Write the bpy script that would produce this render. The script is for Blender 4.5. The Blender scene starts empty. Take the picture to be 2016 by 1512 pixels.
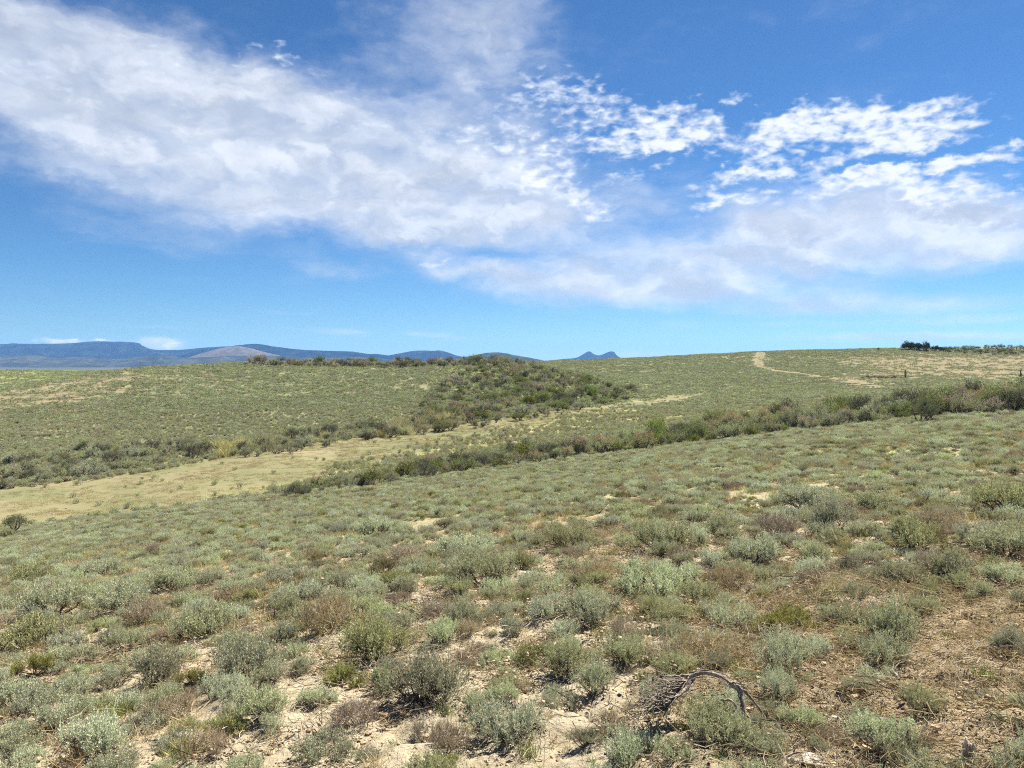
import bpy, math, random
import numpy as np
from math import radians as RAD

# ------------------------------------------------------------------ camera, sky, sun, exposure
SC = bpy.context.scene
COL = SC.collection
EYE = 1.6
FPX = 1494.0                      # focal length in pixels of the 2016 px wide photograph
PITCH = math.atan(44 / FPX)
cam = bpy.data.cameras.new('camera')
cam_o = bpy.data.objects.new('camera', cam)
COL.objects.link(cam_o)
cam_o.location = (0, 0, EYE)
cam_o.rotation_euler = (math.pi / 2 - PITCH, 0, 0)
cam.sensor_width = 36
cam.lens = 36 * FPX / 2016
cam.clip_start = 0.05
cam.clip_end = 60000
SC.camera = cam_o
SC.view_settings.view_transform = 'Standard'
SC.view_settings.look = 'None'
SC.view_settings.gamma = 1
SC.view_settings.use_curve_mapping = False
SC.view_settings.exposure = 1.58
SC.cycles.max_bounces = 4
SC.cycles.diffuse_bounces = 1
SC.cycles.transmission_bounces = 3
SC.cycles.volume_bounces = 0
SC.cycles.sample_clamp_indirect = 4
SC.cycles.use_denoising = False
SC.cycles.filter_width = 1.1

SUN_AZ, SUN_EL = 42.0, 51.0       # degrees right of the view, degrees above the horizon
sd = bpy.data.lights.new('sun', 'SUN')
sd.energy = 5.0
sd.angle = RAD(0.53)
sd.color = (1.0, 0.95, 0.87)
so = bpy.data.objects.new('sun', sd)
COL.objects.link(so)
so.rotation_euler = (RAD(90 - SUN_EL), 0, RAD(180 - SUN_AZ))
so.location = (0, 0, 900)

world = bpy.data.worlds.new('World')
SC.world = world
world.use_nodes = True


class NB:
    """small node-graph writer"""
    def __init__(s, tree):
        s.t = tree
        s.t.nodes.clear()

    def n(s, typ, ins=None, **props):
        nd = s.t.nodes.new(typ)
        for k, v in props.items():
            setattr(nd, k, v)
        for k, v in (ins or {}).items():
            sock = nd.inputs[k]
            if hasattr(v, 'is_output'):
                s.t.links.new(v, sock)
            else:
                sock.default_value = v
        return nd

    def m(s, op, a, b=0.0, c=0.0, clamp=False):
        nd = s.n('ShaderNodeMath', {0: a, 1: b, 2: c}, operation=op)
        nd.use_clamp = clamp
        return nd.outputs[0]

    def vm(s, op, a, b=(0, 0, 0)):
        return s.n('ShaderNodeVectorMath', {0: a, 1: b}, operation=op).outputs[0]

    def step(s, x, lo, hi, a=0.0, b=1.0):
        return s.n('ShaderNodeMapRange', {0: x, 1: lo, 2: hi, 3: a, 4: b}, interpolation_type='SMOOTHSTEP').outputs[0]

    def lin(s, x, lo, hi, a=0.0, b=1.0):
        return s.n('ShaderNodeMapRange', {0: x, 1: lo, 2: hi, 3: a, 4: b}).outputs[0]

    def noise(s, vec, scale, detail=4, rough=0.5, dist=0.0, color=False):
        nd = s.n('ShaderNodeTexNoise', {'Vector': vec, 'Scale': scale, 'Detail': detail, 'Roughness': rough, 'Distortion': dist})
        return nd.outputs['Color' if color else 0]

    def mix(s, f, a, b, blend='MIX'):
        nd = s.n('ShaderNodeMix', data_type='RGBA', blend_type=blend)
        for i, v in ((0, f), (6, a), (7, b)):
            if hasattr(v, 'is_output'):
                s.t.links.new(v, nd.inputs[i])
            else:
                nd.inputs[i].default_value = v if i == 0 else (tuple(v) + (1,))[:4]
        return nd.outputs[2]


def azel(u, v):
    """photo pixel -> (azimuth, elevation) in units of 1/FPX radian"""
    x = (u - 1008) / FPX
    yu = -(v - 756) / FPX
    d = (x, math.cos(PITCH) + yu * math.sin(PITCH), -math.sin(PITCH) + yu * math.cos(PITCH))
    n = math.sqrt(sum(q * q for q in d))
    return math.atan2(d[0], d[1]) * FPX, math.asin(d[2] / n) * FPX


# clouds: (u, v, rx, ry, tilt in degrees clockwise, weight)
SOFT = [
    (60, 60, 330, 120, 8, .75), (150, 170, 330, 110, 10, .8), (430, 185, 330, 85, 8, .75), (640, 270, 360, 120, 14, 1.0),
    (330, 310, 360, 160, 10, .62), (560, 385, 400, 95, 8, .48), (120, 240, 260, 90, 0, .35), (780, 400, 260, 80, 6, .5), (800, 370, 330, 95, 0, .7), (930, 270, 190, 110, 0, .5),
    (880, 110, 230, 170, 0, .62), (1000, 40, 170, 130, 0, .52), (1060, 330, 150, 110, 0, .6), (980, 420, 190, 90, 0, .5),
    (1150, 430, 210, 95, -8, .75), (1380, 500, 420, 85, -8, .8), (1700, 430, 360, 90, 2, .95), (1950, 460, 240, 55, 12, .75),
    (1180, 560, 330, 60, 4, .75), (1480, 585, 380, 45, 4, .6), (930, 530, 170, 36, 10, .7), (1650, 520, 400, 60, 0, .6),
    (650, 520, 120, 24, 10, .42), (1700, 605, 260, 26, 0, .4), (1320, 340, 200, 70, 0, .25), (1950, 590, 230, 22, 0, .3),
    (1830, 663, 330, 13, 0, .95), (660, 650, 110, 8, 4, .6), (850, 658, 90, 7, 4, .5), (1340, 640, 120, 12, 0, .4), (260, 640, 150, 5, 3, .35), (560, 612, 120, 7, 2, .3), (960, 668, 120, 5, 0, .4), (1560, 640, 200, 8, 0, .4), (1900, 625, 180, 10, -2, .45), (330, 470, 200, 30, 6, .2), (200, 385, 300, 80, 6, .16), (640, 425, 300, 50, 4, .22), (900, 450, 220, 60, 0, .3),
    (390, 546, 50, 10, 0, .22), (1740, 70, 140, 22, -22, .14), (1290, 699, 130, 9, 0, .75), (1125, 699, 60, 9, -12, .6), (480, 250, 260, 90, 8, .35),
    (820, 500, 130, 60, 0, .2), (1230, 632, 40, 5, 3, .3), (905, 609, 20, 4, 3, .3), (318, 676, 50, 15, 0, 1.7)]
PUFF = [
    (1340, 235, 62, 62, 10, .85), (1370, 280, 90, 30, 12, .8), (1225, 285, 95, 24, -8, .75), (1130, 175, 95, 50, 0, .5), (1040, 190, 80, 55, 0, .55), (1170, 250, 150, 70, 0, .42),
    (1200, 225, 110, 55, 0, .35), (1275, 240, 45, 40, 0, .6), (1455, 200, 26, 15, 0, .62), (1400, 235, 30, 25, 0, .5),
    (1620, 245, 160, 42, -2, .95), (1800, 250, 140, 42, 2, 1.0), (1750, 290, 130, 24, -4, .55), (1500, 300, 55, 38, 0, .6), (1550, 250, 60, 28, 0, .6),
    (1870, 330, 190, 17, 1, .9), (1760, 338, 130, 15, -4, .75), (1560, 330, 130, 22, -2, .62), (1480, 345, 90, 20, -4, .65), (2010, 281, 48, 12, -4, .9),
    (1400, 385, 90, 34, 8, .75), (1680, 365, 120, 34, 4, .9), (1500, 395, 110, 24, 0, .7), (1850, 390, 120, 34, 10, .8), (1980, 455, 90, 30, 8, .7),
    (1060, 330, 95, 62, 0, .9), (950, 270, 110, 60, 0, .75), (1170, 400, 80, 50, 0, .75), (860, 510, 60, 26, 0, .6), (1240, 345, 60, 24, 0, .6),
    (1310, 325, 60, 16, 0, .55), (700, 235, 120, 50, 20, .55), (390, 130, 130, 40, 0, .4), (560, 120, 130, 30, 10, .45), (60, 150, 100, 40, 10, .45),
    (318, 675, 52, 16, 0, 1.2), (90, 674, 36, 8, 0, 1.0), (190, 671, 60, 7, 0, .9), (140, 672, 30, 6, 0, .8), (1050, 385, 140, 50, 0, .55), (1650, 260, 290, 70, 0, .3), (1900, 360, 200, 60, 0, .3)]


def build_world():
    b = NB(world.node_tree)
    sky = b.n('ShaderNodeTexSky', sky_type='NISHITA', sun_disc=False)
    sky.sun_elevation = RAD(SUN_EL)
    sky.sun_rotation = RAD(SUN_AZ)
    sky.altitude = 2200
    sky.air_density = 1.0
    sky.dust_density = 0.3
    sky.ozone_density = 2.2
    g = b.n('ShaderNodeTexCoord').outputs['Generated']
    d = b.vm('NORMALIZE', g)
    sep = b.n('ShaderNodeSeparateXYZ', {0: d})
    x, y, z = sep.outputs
    az = b.m('MULTIPLY', b.m('ARCTAN2', x, y), FPX)
    el = b.m('MULTIPLY', b.m('ARCSINE', z), FPX)
    P0 = b.n('ShaderNodeCombineXYZ', {0: az, 1: el}).outputs[0]
    zz = b.m('ADD', b.m('MAXIMUM', z, 0.0), 0.10)
    Q = b.n('ShaderNodeCombineXYZ', {0: b.m('DIVIDE', x, zz), 1: b.m('DIVIDE', y, zz)}).outputs[0]
    # ragged outlines: displace the direction before testing it against the cloud masses
    Pn = b.vm('MULTIPLY', P0, (0.008, 0.013, 0))
    w1 = b.vm('SUBTRACT', b.noise(Pn, 1.0, 5, .6, 0, True), (.5, .5, .5))
    amp = b.lin(el, 20, 260, .15, 1.0)
    wv = b.vm('MULTIPLY', w1, (190, 110, 0))
    P1 = b.vm('ADD', P0, b.n('ShaderNodeVectorMath', {0: wv, 'Scale': amp}, operation='SCALE').outputs[0])

    def masses(lst, vec, core):
        acc = None
        for (u, v, rx, ry, rot, w) in lst:
            a, e = azel(u, v)
            if acc is not None:      # keeps the graph a chain, so that it needs little memory
                vec_i = b.n('ShaderNodeVectorMath', {0: acc, 1: (1e-6, 1e-6, 0), 2: vec}, operation='MULTIPLY_ADD').outputs[0]
            else:
                vec_i = vec
            mp = b.n('ShaderNodeMapping', {'Vector': vec_i, 'Location': (a, e, 0), 'Rotation': (0, 0, RAD(-rot)), 'Scale': (rx * 1.25, ry * 1.25, 1)}, vector_type='TEXTURE')
            ln = b.n('ShaderNodeVectorMath', {0: mp.outputs[0]}, operation='LENGTH').outputs['Value']
            s_ = b.step(ln, 1.0, core, 0.0, w)
            acc = s_ if acc is None else b.m('ADD', acc, s_)
        return acc
    C1 = masses(SOFT, P1, 0.1)
    C2 = masses(PUFF, P1, 0.15)
    # elsewhere in the sky the same kind of broken cloud goes on
    off = b.m('MAXIMUM', b.step(b.m('ABSOLUTE', az), 1000, 1500), b.step(el, 800, 1150))
    outn = b.step(b.noise(b.vm('ADD', Q, (3.1, 7.7, 0)), .55, 3, .5), .46, .72, 0, .3)
    C1 = b.m('ADD', C1, b.m('MULTIPLY', off, outn))
    C1 = b.m('MINIMUM', C1, 1.35)
    C2 = b.m('MINIMUM', b.m('MULTIPLY', C2, 1.0), 1.2)
    n1 = b.noise(b.vm('MULTIPLY', Q, (1, .8, 1)), 1.7, 9, .58, .35)
    n2 = b.noise(b.vm('MULTIPLY', P0, (.011, .021, 1)), 1.0, 8, .60, .3)
    str_v = b.n('ShaderNodeMapping', {'Vector': P1, 'Rotation': (0, 0, RAD(11)), 'Scale': (.0032, .022, 1)}).outputs[0]
    n5 = b.noise(str_v, 1.0, 7, .6, .4)
    ns = b.m('ADD', b.m('MULTIPLY', n1, .28), b.m('ADD', b.m('MULTIPLY', n2, .37), b.m('MULTIPLY', n5, .35)))
    a1 = b.step(b.m('ADD', C1, b.m('MULTIPLY', b.m('SUBTRACT', ns, .5), 2.4)), .0, 1.75, 0, .92)
    n3 = b.noise(b.vm('MULTIPLY', P0, (.020, .046, 1)), 1.0, 5, .52, .1)
    n4 = b.noise(b.vm('MULTIPLY', P0, (.040, .078, 1)), 1.0, 3.5, .46, .25)
    np_ = b.m('ADD', b.m('MULTIPLY', n3, .42), b.m('MULTIPLY', n4, .58))
    dens2 = b.m('ADD', C2, b.m('MULTIPLY', b.m('SUBTRACT', np_, .5), 3.6))
    a2 = b.m('MULTIPLY', b.step(dens2, .34, 1.35, 0, .92), b.step(C2, .06, .32))
    # thin cloud takes the sky's colour, thick cloud has painted sunlit tops and shade
    thick = b.step(b.m('ADD', C1, b.m('MULTIPLY', b.m('SUBTRACT', n1, .5), 2.2)), .5, 1.6)
    gray = b.noise(b.vm('MULTIPLY', P0, (.006, .011, 1)), 1.0, 5, .55, .2)
    gray = b.step(gray, .36, .62)
    c_soft = b.mix(b.m('MULTIPLY', thick, b.m('MULTIPLY', gray, .8)), (.68, .75, .86), (.57, .615, .70))
    br = b.step(n2, .42, .70)
    bil = b.vm('MULTIPLY', P1, (.0085, .014, 1))
    g0 = b.noise(bil, 1.0, 4, .5, .2)
    g1 = b.noise(b.vm('ADD', bil, (.10, .34, 0)), 1.0, 4, .5, .2)
    rel = b.step(b.m('SUBTRACT', g0, g1), -.12, .22)  # sunlight on the billows, put into the cloud colour by offset noise
    c_soft = b.mix(b.m('MULTIPLY', rel, .8), c_soft, (1.02, 1.05, 1.09))
    c_puff = b.mix(b.step(dens2, .6, 1.6), (.66, .75, .90), (.92, .95, 1.0))
    skyc = b.n('ShaderNodeHueSaturation', {'Color': sky.outputs[0], 'Saturation': 1.12, 'Value': 1.0}).outputs[0]
    skyc = b.n('ShaderNodeVectorMath', {0: skyc, 'Scale': 0.0335}, operation='SCALE').outputs[0]
    skyc = b.vm('MULTIPLY', skyc, (0.63, 0.91, 1.11))
    c_soft = b.vm('MULTIPLY', c_soft, (.35, .35, .35))
    c_puff = b.vm('MULTIPLY', c_puff, (.375, .375, .375))
    o1 = b.mix(a1, skyc, c_soft)
    o2 = b.mix(a2, o1, c_puff)
    bg = b.n('ShaderNodeBackground', {'Color': o2, 'Strength': 1.0})
    out = b.n('ShaderNodeOutputWorld', {'Surface': bg.outputs[0]})


build_world()

# ------------------------------------------------------------------ helpers
rng = np.random.default_rng(7)
random.seed(7)


def ray(u, v):
    x = (np.asarray(u, float) - 1008) / FPX
    yu = -(np.asarray(v, float) - 756) / FPX
    return np.stack([x, math.cos(PITCH) + yu * math.sin(PITCH), -math.sin(PITCH) + yu * math.cos(PITCH)], -1)


def project(p):
    p = np.asarray(p, float)
    q = p - np.array([0, 0, EYE])
    f = q[..., 1] * math.cos(PITCH) - q[..., 2] * math.sin(PITCH)
    up = q[..., 1] * math.sin(PITCH) + q[..., 2] * math.cos(PITCH)
    return 1008 + FPX * q[..., 0] / f, 756 - FPX * up / f, f


_perm = np.random.default_rng(3).random((256, 256)).astype(np.float32)


def vnoise(x, y):
    xi = np.floor(x).astype(int); yi = np.floor(y).astype(int)
    fx = x - xi; fy = y - yi
    fx = fx * fx * (3 - 2 * fx); fy = fy * fy * (3 - 2 * fy)
    a = _perm[xi & 255, yi & 255]; b = _perm[(xi + 1) & 255, yi & 255]
    c = _perm[xi & 255, (yi + 1) & 255]; d = _perm[(xi + 1) & 255, (yi + 1) & 255]
    return (a + (b - a) * fx) * (1 - fy) + (c + (d - c) * fx) * fy


def fbm(x, y, octv=4, gain=.5):
    s = 0; a = 1; t = 0
    for i in range(octv):
        s = s + a * vnoise(x + 17.3 * i, y + 5.1 * i)
        t += a; a *= gain
        x = x * 2.03; y = y * 2.03
    return s / t


def sstep(x, a, b):
    t = np.clip((x - a) / (b - a), 0, 1)
    return t * t * (3 - 2 * t)


def mesh_np(name, V, polys, mats=(), midx=None, tint=None, smooth=False, colors=None):
    """V (n,3); polys: list of (m,k) index arrays; midx: list of material indices per array; tint: per-vertex float"""
    me = bpy.data.meshes.new(name)
    V = np.asarray(V, np.float32)
    polys = [np.asarray(p, np.int32) for p in polys]
    keep = [i for i, p in enumerate(polys) if len(p)]
    if midx is None:
        midx = [0] * len(polys)
    polys_k = [polys[i] for i in keep]
    loops = np.concatenate([p.ravel() for p in polys_k])
    tot = np.concatenate([np.full(len(p), p.shape[1], np.int32) for p in polys_k])
    start = np.concatenate([[0], np.cumsum(tot)[:-1]]).astype(np.int32)
    me.vertices.add(len(V)); me.vertices.foreach_set('co', V.ravel())
    me.loops.add(len(loops)); me.loops.foreach_set('vertex_index', loops)
    me.polygons.add(len(tot)); me.polygons.foreach_set('loop_start', start)
    mi = []
    for i in keep:
        mm = midx[i]
        mi.append(np.full(len(polys[i]), mm, np.int32) if np.isscalar(mm) else np.asarray(mm, np.int32))
    me.polygons.foreach_set('material_index', np.concatenate(mi))
    me.polygons.foreach_set('use_smooth', np.full(len(tot), bool(smooth)))
    for m in mats:
        me.materials.append(m)
    if tint is not None:
        at = me.attributes.new('tint', 'FLOAT', 'POINT')
        at.data.foreach_set('value', np.asarray(tint, np.float32))
    if colors is not None:
        at = me.attributes.new('ground_colour', 'FLOAT_COLOR', 'POINT')
        c = np.ones((len(V), 4), np.float32); c[:, :3] = colors
        at.data.foreach_set('color', c.ravel())
    me.update(calc_edges=True)
    return me


def link(name, data, parent=None, loc=(0, 0, 0), rot=(0, 0, 0), scl=1.0, **props):
    o = bpy.data.objects.new(name, data)
    COL.objects.link(o)
    if parent is not None:
        o.parent = parent
    o.location = loc
    o.rotation_euler = rot
    o.scale = (scl,) * 3 if np.isscalar(scl) else scl
    for k, v in props.items():
        o[k] = v
    return o


class Buf:
    """collects geometry of several shapes before it becomes one mesh"""
    def __init__(s):
        s.V = []; s.P = []; s.M = []; s.T = []; s.n = 0

    def add(s, V, polys, mat=0, tint=None):
        V = np.asarray(V, float).reshape(-1, 3)
        if len(V) == 0:
            return
        if not isinstance(polys, list):
            polys = [polys]
        for p in polys:
            s.P.append(np.asarray(p) + s.n); s.M.append(mat)
        s.V.append(V)
        s.T.append(np.zeros(len(V)) if tint is None else np.broadcast_to(tint, (len(V),)))
        s.n += len(V)

    def merge(s, o, matoff=0):
        for p, m in zip(o.P, o.M):
            s.P.append(p + s.n); s.M.append(m + matoff)
        s.V += o.V; s.T += o.T; s.n += o.n

    def mesh(s, name, mats, smooth=False):
        return mesh_np(name, np.concatenate(s.V), s.P, mats, s.M, np.concatenate(s.T), smooth)


def unit(a):
    return a / np.maximum(np.linalg.norm(a, axis=-1, keepdims=True), 1e-9)


def leaves(buf, pos, dirs, length, width, r, mat=0, tint=0.5, bend=.25):
    """diamond leaves: a quad each, folded a little along its length"""
    n = len(pos)
    d = unit(dirs)
    side = unit(np.cross(d, unit(r.normal(size=(n, 3)))))
    up = np.cross(side, d)
    L = (length * r.uniform(.7, 1.3, (n, 1))); W = width * r.uniform(.75, 1.25, (n, 1))
    a = pos; c = pos + d * L + up * L * bend
    m = pos + d * L * .55 + up * L * bend * .2
    V = np.stack([a, m + side * W / 2, c, m - side * W / 2], 1).reshape(-1, 3)
    F = np.arange(4 * n).reshape(n, 4)
    t = np.repeat(np.broadcast_to(tint, (n,)), 4)
    buf.add(V, F, mat, t)


def tubes(buf, A, B, ra, rb, mat=0, tint=.5, k=3):
    """straight tapered k-sided sticks from A to B (vectorised)"""
    A = np.asarray(A, float).reshape(-1, 3); B = np.asarray(B, float).reshape(-1, 3)
    n = len(A)
    if n == 0:
        return
    d = unit(B - A)
    ref = np.where(np.abs(d[:, 2:3]) < .9, np.array([[0, 0, 1.]]), np.array([[1., 0, 0]]))
    s = unit(np.cross(d, ref)); t = np.cross(d, s)
    ra = np.broadcast_to(ra, (n,))[:, None]; rb = np.broadcast_to(rb, (n,))[:, None]
    rings = []
    for P, R in ((A, ra), (B, rb)):
        for j in range(k):
            an = 2 * math.pi * j / k
            rings.append(P + R * (s * math.cos(an) + t * math.sin(an)))
    V = np.stack(rings, 1).reshape(-1, 3)
    base = (np.arange(n) * 2 * k)[:, None]
    F = np.concatenate([base + np.array([[j, (j + 1) % k, k + (j + 1) % k, k + j]]) for j in range(k)])
    buf.add(V, F, mat, np.repeat(np.broadcast_to(tint, (n,)), 2 * k))


def poly_tube(buf, pts, rad, k=7, mat=0, tint=.5, r=None, rough=0.0, flat=None):
    """a bent, tapered, slightly irregular limb along pts, ends closed"""
    pts = np.asarray(pts, float); n = len(pts)
    rad = np.broadcast_to(rad, (n,))
    tan = unit(np.gradient(pts, axis=0))
    s = unit(np.cross(tan, np.array([0.3, .2, 1.0]))); t = np.cross(tan, s)
    V = []
    for i in range(n):
        for j in range(k):
            a = 2 * math.pi * j / k
            q = rad[i] * (1 + (rough * r.normal() if r is not None else 0))
            V.append(pts[i] + q * (s[i] * math.cos(a) + t[i] * math.sin(a) * (flat or 1)))
    V.append(pts[0]); V.append(pts[-1])
    F = []
    for i in range(n - 1):
        for j in range(k):
            F.append((i * k + j, i * k + (j + 1) % k, (i + 1) * k + (j + 1) % k, (i + 1) * k + j))
    c0, c1 = n * k, n * k + 1
    T = [(c0, (j + 1) % k, j) for j in range(k)] + [(c1, (n - 1) * k + j, (n - 1) * k + (j + 1) % k) for j in range(k)]
    buf.add(np.array(V), [np.array(F), np.array(T)], mat, tint)


def spline(pts, n):
    pts = np.asarray(pts, float)
    P = np.vstack([2 * pts[0] - pts[1], pts, 2 * pts[-1] - pts[-2]])
    out = []
    for u in np.linspace(0, len(pts) - 1 - 1e-6, n):
        i = int(u); f = u - i
        a, b, c, d = P[i:i + 4]
        out.append(.5 * (2 * b + (c - a) * f + (2 * a - 5 * b + 4 * c - d) * f * f + (3 * b - a - 3 * c + d) * f ** 3))
    return np.array(out)


# ------------------------------------------------------------------ materials
def mat_leaf(name, ca, cb, trans=.15, vary=.22, hue=.02):
    m = bpy.data.materials.new(name)
    m.use_nodes = True
    b = NB(m.node_tree)
    t = b.n('ShaderNodeAttribute', attribute_name='tint').outputs['Fac']
    oi = b.n('ShaderNodeObjectInfo').outputs['Random']
    c = b.mix(t, ca, cb)
    hs = b.n('ShaderNodeHueSaturation', {'Color': c, 'Hue': b.lin(oi, 0, 1, .5 - hue, .5 + hue), 'Value': b.lin(oi, 0, 1, 1 - vary, 1 + vary), 'Saturation': b.lin(b.m('FRACT', b.m('MULTIPLY', oi, 7.31)), 0, 1, .8, 1.15)})
    df = b.n('ShaderNodeBsdfDiffuse', {'Color': hs.outputs[0], 'Roughness': .6})
    tr = b.n('ShaderNodeBsdfTranslucent', {'Color': hs.outputs[0]})
    mx = b.n('ShaderNodeMixShader', {0: trans, 1: df.outputs[0], 2: tr.outputs[0]})
    b.n('ShaderNodeOutputMaterial', {'Surface': mx.outputs[0]})
    return m


def mat_wood(name, ca, cb, scale=30, stretch=6, bump=.4):
    m = bpy.data.materials.new(name)
    m.use_nodes = True
    b = NB(m.node_tree)
    co = b.n('ShaderNodeTexCoord').outputs['Object']
    n = b.noise(b.vm('MULTIPLY', co, (1, 1, 1.0 / stretch)), scale, 6, .65, .6)
    n2 = b.noise(co, scale * 3, 3, .6)
    f = b.step(b.m('ADD', b.m('MULTIPLY', n, .75), b.m('MULTIPLY', n2, .25)), .34, .64)
    c = b.mix(f, ca, cb)
    bp = b.n('ShaderNodeBump', {'Strength': bump, 'Distance': .01, 'Height': n})
    p = b.n('ShaderNodeBsdfPrincipled', {'Base Color': c, 'Roughness': .9, 'Normal': bp.outputs[0]})
    p.inputs['Specular IOR Level'].default_value = .15
    b.n('ShaderNodeOutputMaterial', {'Surface': p.outputs[0]})
    return m


def mat_stone(name, ca, cb, scale=12):
    m = bpy.data.materials.new(name)
    m.use_nodes = True
    b = NB(m.node_tree)
    co = b.n('ShaderNodeTexCoord').outputs['Object']
    n = b.noise(co, scale, 8, .65)
    c = b.mix(b.step(n, .35, .65), ca, cb)
    bp = b.n('ShaderNodeBump', {'Strength': .6, 'Distance': .02, 'Height': b.noise(co, scale * 4, 6, .6)})
    p = b.n('ShaderNodeBsdfPrincipled', {'Base Color': c, 'Roughness': .95, 'Normal': bp.outputs[0]})
    p.inputs['Specular IOR Level'].default_value = .1
    b.n('ShaderNodeOutputMaterial', {'Surface': p.outputs[0]})
    return m


def mat_ground():
    m = bpy.data.materials.new('soil')
    m.use_nodes = True
    b = NB(m.node_tree)
    geo = b.n('ShaderNodeNewGeometry').outputs['Position']
    base = b.n('ShaderNodeAttribute', attribute_name='ground_colour').outputs['Color']
    nf = b.noise(geo, 55, 6, .7)
    nm = b.noise(geo, 9, 6, .65)
    nl = b.noise(geo, 1.3, 5, .6)
    nxl = b.noise(geo, .06, 6, .6)
    v = b.m('ADD', b.m('ADD', b.m('MULTIPLY', b.m('SUBTRACT', nf, .5), .55), b.m('MULTIPLY', b.m('SUBTRACT', nm, .5), .55)), b.m('ADD', b.m('MULTIPLY', b.m('SUBTRACT', nl, .5), .45), b.m('MULTIPLY', b.m('SUBTRACT', nxl, .5), .45)))
    c = b.n('ShaderNodeHueSaturation', {'Color': base, 'Value': b.m('ADD', 1.0, v), 'Saturation': b.lin(nm, .3, .7, 1.1, .9)}).outputs[0]
    # scattered crumbs of dark plant litter lying on the soil
    crumbs = b.step(b.noise(geo, 38, 3, .75, 1.0), .60, .68, 0, .75)
    c = b.mix(b.m('MULTIPLY', crumbs, b.step(b.noise(geo, 2.2, 4, .6), .38, .58)), c, (.13, .09, .055))
    ru = b.step(b.noise(geo, 1.9, 5, .6, .5), .56, .70, 0, .5)
    c = b.mix(ru, c, b.mix(1.0, c, (.95, .80, .66), 'MULTIPLY'))
    h = b.m('ADD', b.m('MULTIPLY', nf, .4), nm)
    vo = b.n('ShaderNodeTexVoronoi', {'Vector': geo, 'Scale': 16.0}, feature='DISTANCE_TO_EDGE').outputs['Distance']
    h = b.m('ADD', h, b.m('MULTIPLY', b.step(vo, 0, .10), b.step(nl, .45, .7, 0, .12)))
    bp = b.n('ShaderNodeBump', {'Strength': .9, 'Distance': .035, 'Height': h})
    p = b.n('ShaderNodeBsdfPrincipled', {'Base Color': c, 'Roughness': 1.0, 'Normal': bp.outputs[0]})
    p.inputs['Specular IOR Level'].default_value = .05
    b.n('ShaderNodeOutputMaterial', {'Surface': p.outputs[0]})
    return m


def mat_hill(name, dark, mid, pale, scale=.004, lo=.42, hi=.62):
    m = bpy.data.materials.new(name)
    m.use_nodes = True
    b = NB(m.node_tree)
    geo = b.n('ShaderNodeNewGeometry').outputs['Position']
    st = b.vm('MULTIPLY', geo, (1, .5, 2.5))
    n = b.noise(st, scale, 7, .62, .4)
    n2 = b.noise(st, scale * 5, 5, .65)
    c = b.mix(b.step(n, lo, hi), dark, mid)
    c = b.mix(b.step(b.m('ADD', b.m('MULTIPLY', n, .5), b.m('MULTIPLY', n2, .5)), hi - .05, hi + .1), c, pale)
    p = b.n('ShaderNodeBsdfDiffuse', {'Color': c, 'Roughness': 1.0})
    b.n('ShaderNodeOutputMaterial', {'Surface': p.outputs[0]})
    return m


M_SOIL = mat_ground()
LEAF = {
    'silver': mat_leaf('silver_sage_leaf', (.40, .43, .255), (.69, .70, .46)),
    'green': mat_leaf('grey_green_sage_leaf', (.32, .325, .17), (.58, .575, .34)),
    'dead': mat_leaf('dry_sage_leaf', (.36, .30, .21), (.62, .54, .40)),
    'olive': mat_leaf('olive_leaf', (.26, .26, .09), (.46, .43, .19)),
    'lime': mat_leaf('yellow_green_leaf', (.17, .205, .055), (.36, .38, .13)),
    'tan': mat_leaf('tan_seed_heads', (.46, .36, .24), (.72, .60, .43)),
    'dark': mat_leaf('dark_sage_leaf', (.11, .12, .07), (.23, .24, .15)),
    'straw': mat_leaf('dry_straw', (.38, .28, .14), (.62, .50, .30)),
    'rust': mat_leaf('rusty_dry_grass', (.40, .31, .18), (.60, .50, .33)),
    'grass': mat_leaf('fresh_grass_blade', (.15, .20, .045), (.32, .38, .12)),
    'ryegrass': mat_leaf('pale_yellow_rye_grass', (.44, .40, .17), (.68, .62, .34)),
    'conifer': mat_leaf('dark_juniper_foliage', (.05, .065, .032), (.13, .15, .075)),
    'hill': mat_leaf('hillside_sage_leaf', (.29, .315, .155), (.57, .59, .35), vary=.18),
}
M_BARK = mat_wood('sage_bark', (.07, .055, .045), (.24, .20, .17))
M_TWIG = mat_leaf('dry_twig', (.26, .19, .11), (.60, .50, .34), trans=0)
M_STEM = mat_leaf('dark_sage_stem', (.06, .045, .032), (.20, .16, .12), trans=0)
M_DEAD = mat_wood('bleached_dead_wood', (.06, .047, .037), (.38, .32, .255), 42, 3, .8)
M_PALE = mat_wood('pale_splintered_wood', (.22, .18, .14), (.66, .60, .52), 42, 3, .8)
M_STONE = mat_stone('pale_stone', (.27, .235, .18), (.44, .395, .32))
M_CLOD = mat_stone('soil_clod', (.24, .17, .10), (.46, .36, .24))

# ------------------------------------------------------------------ terrain
PLANE = (0.124, -0.11)            # the slope one stands on: rises to the right, falls away ahead
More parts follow.
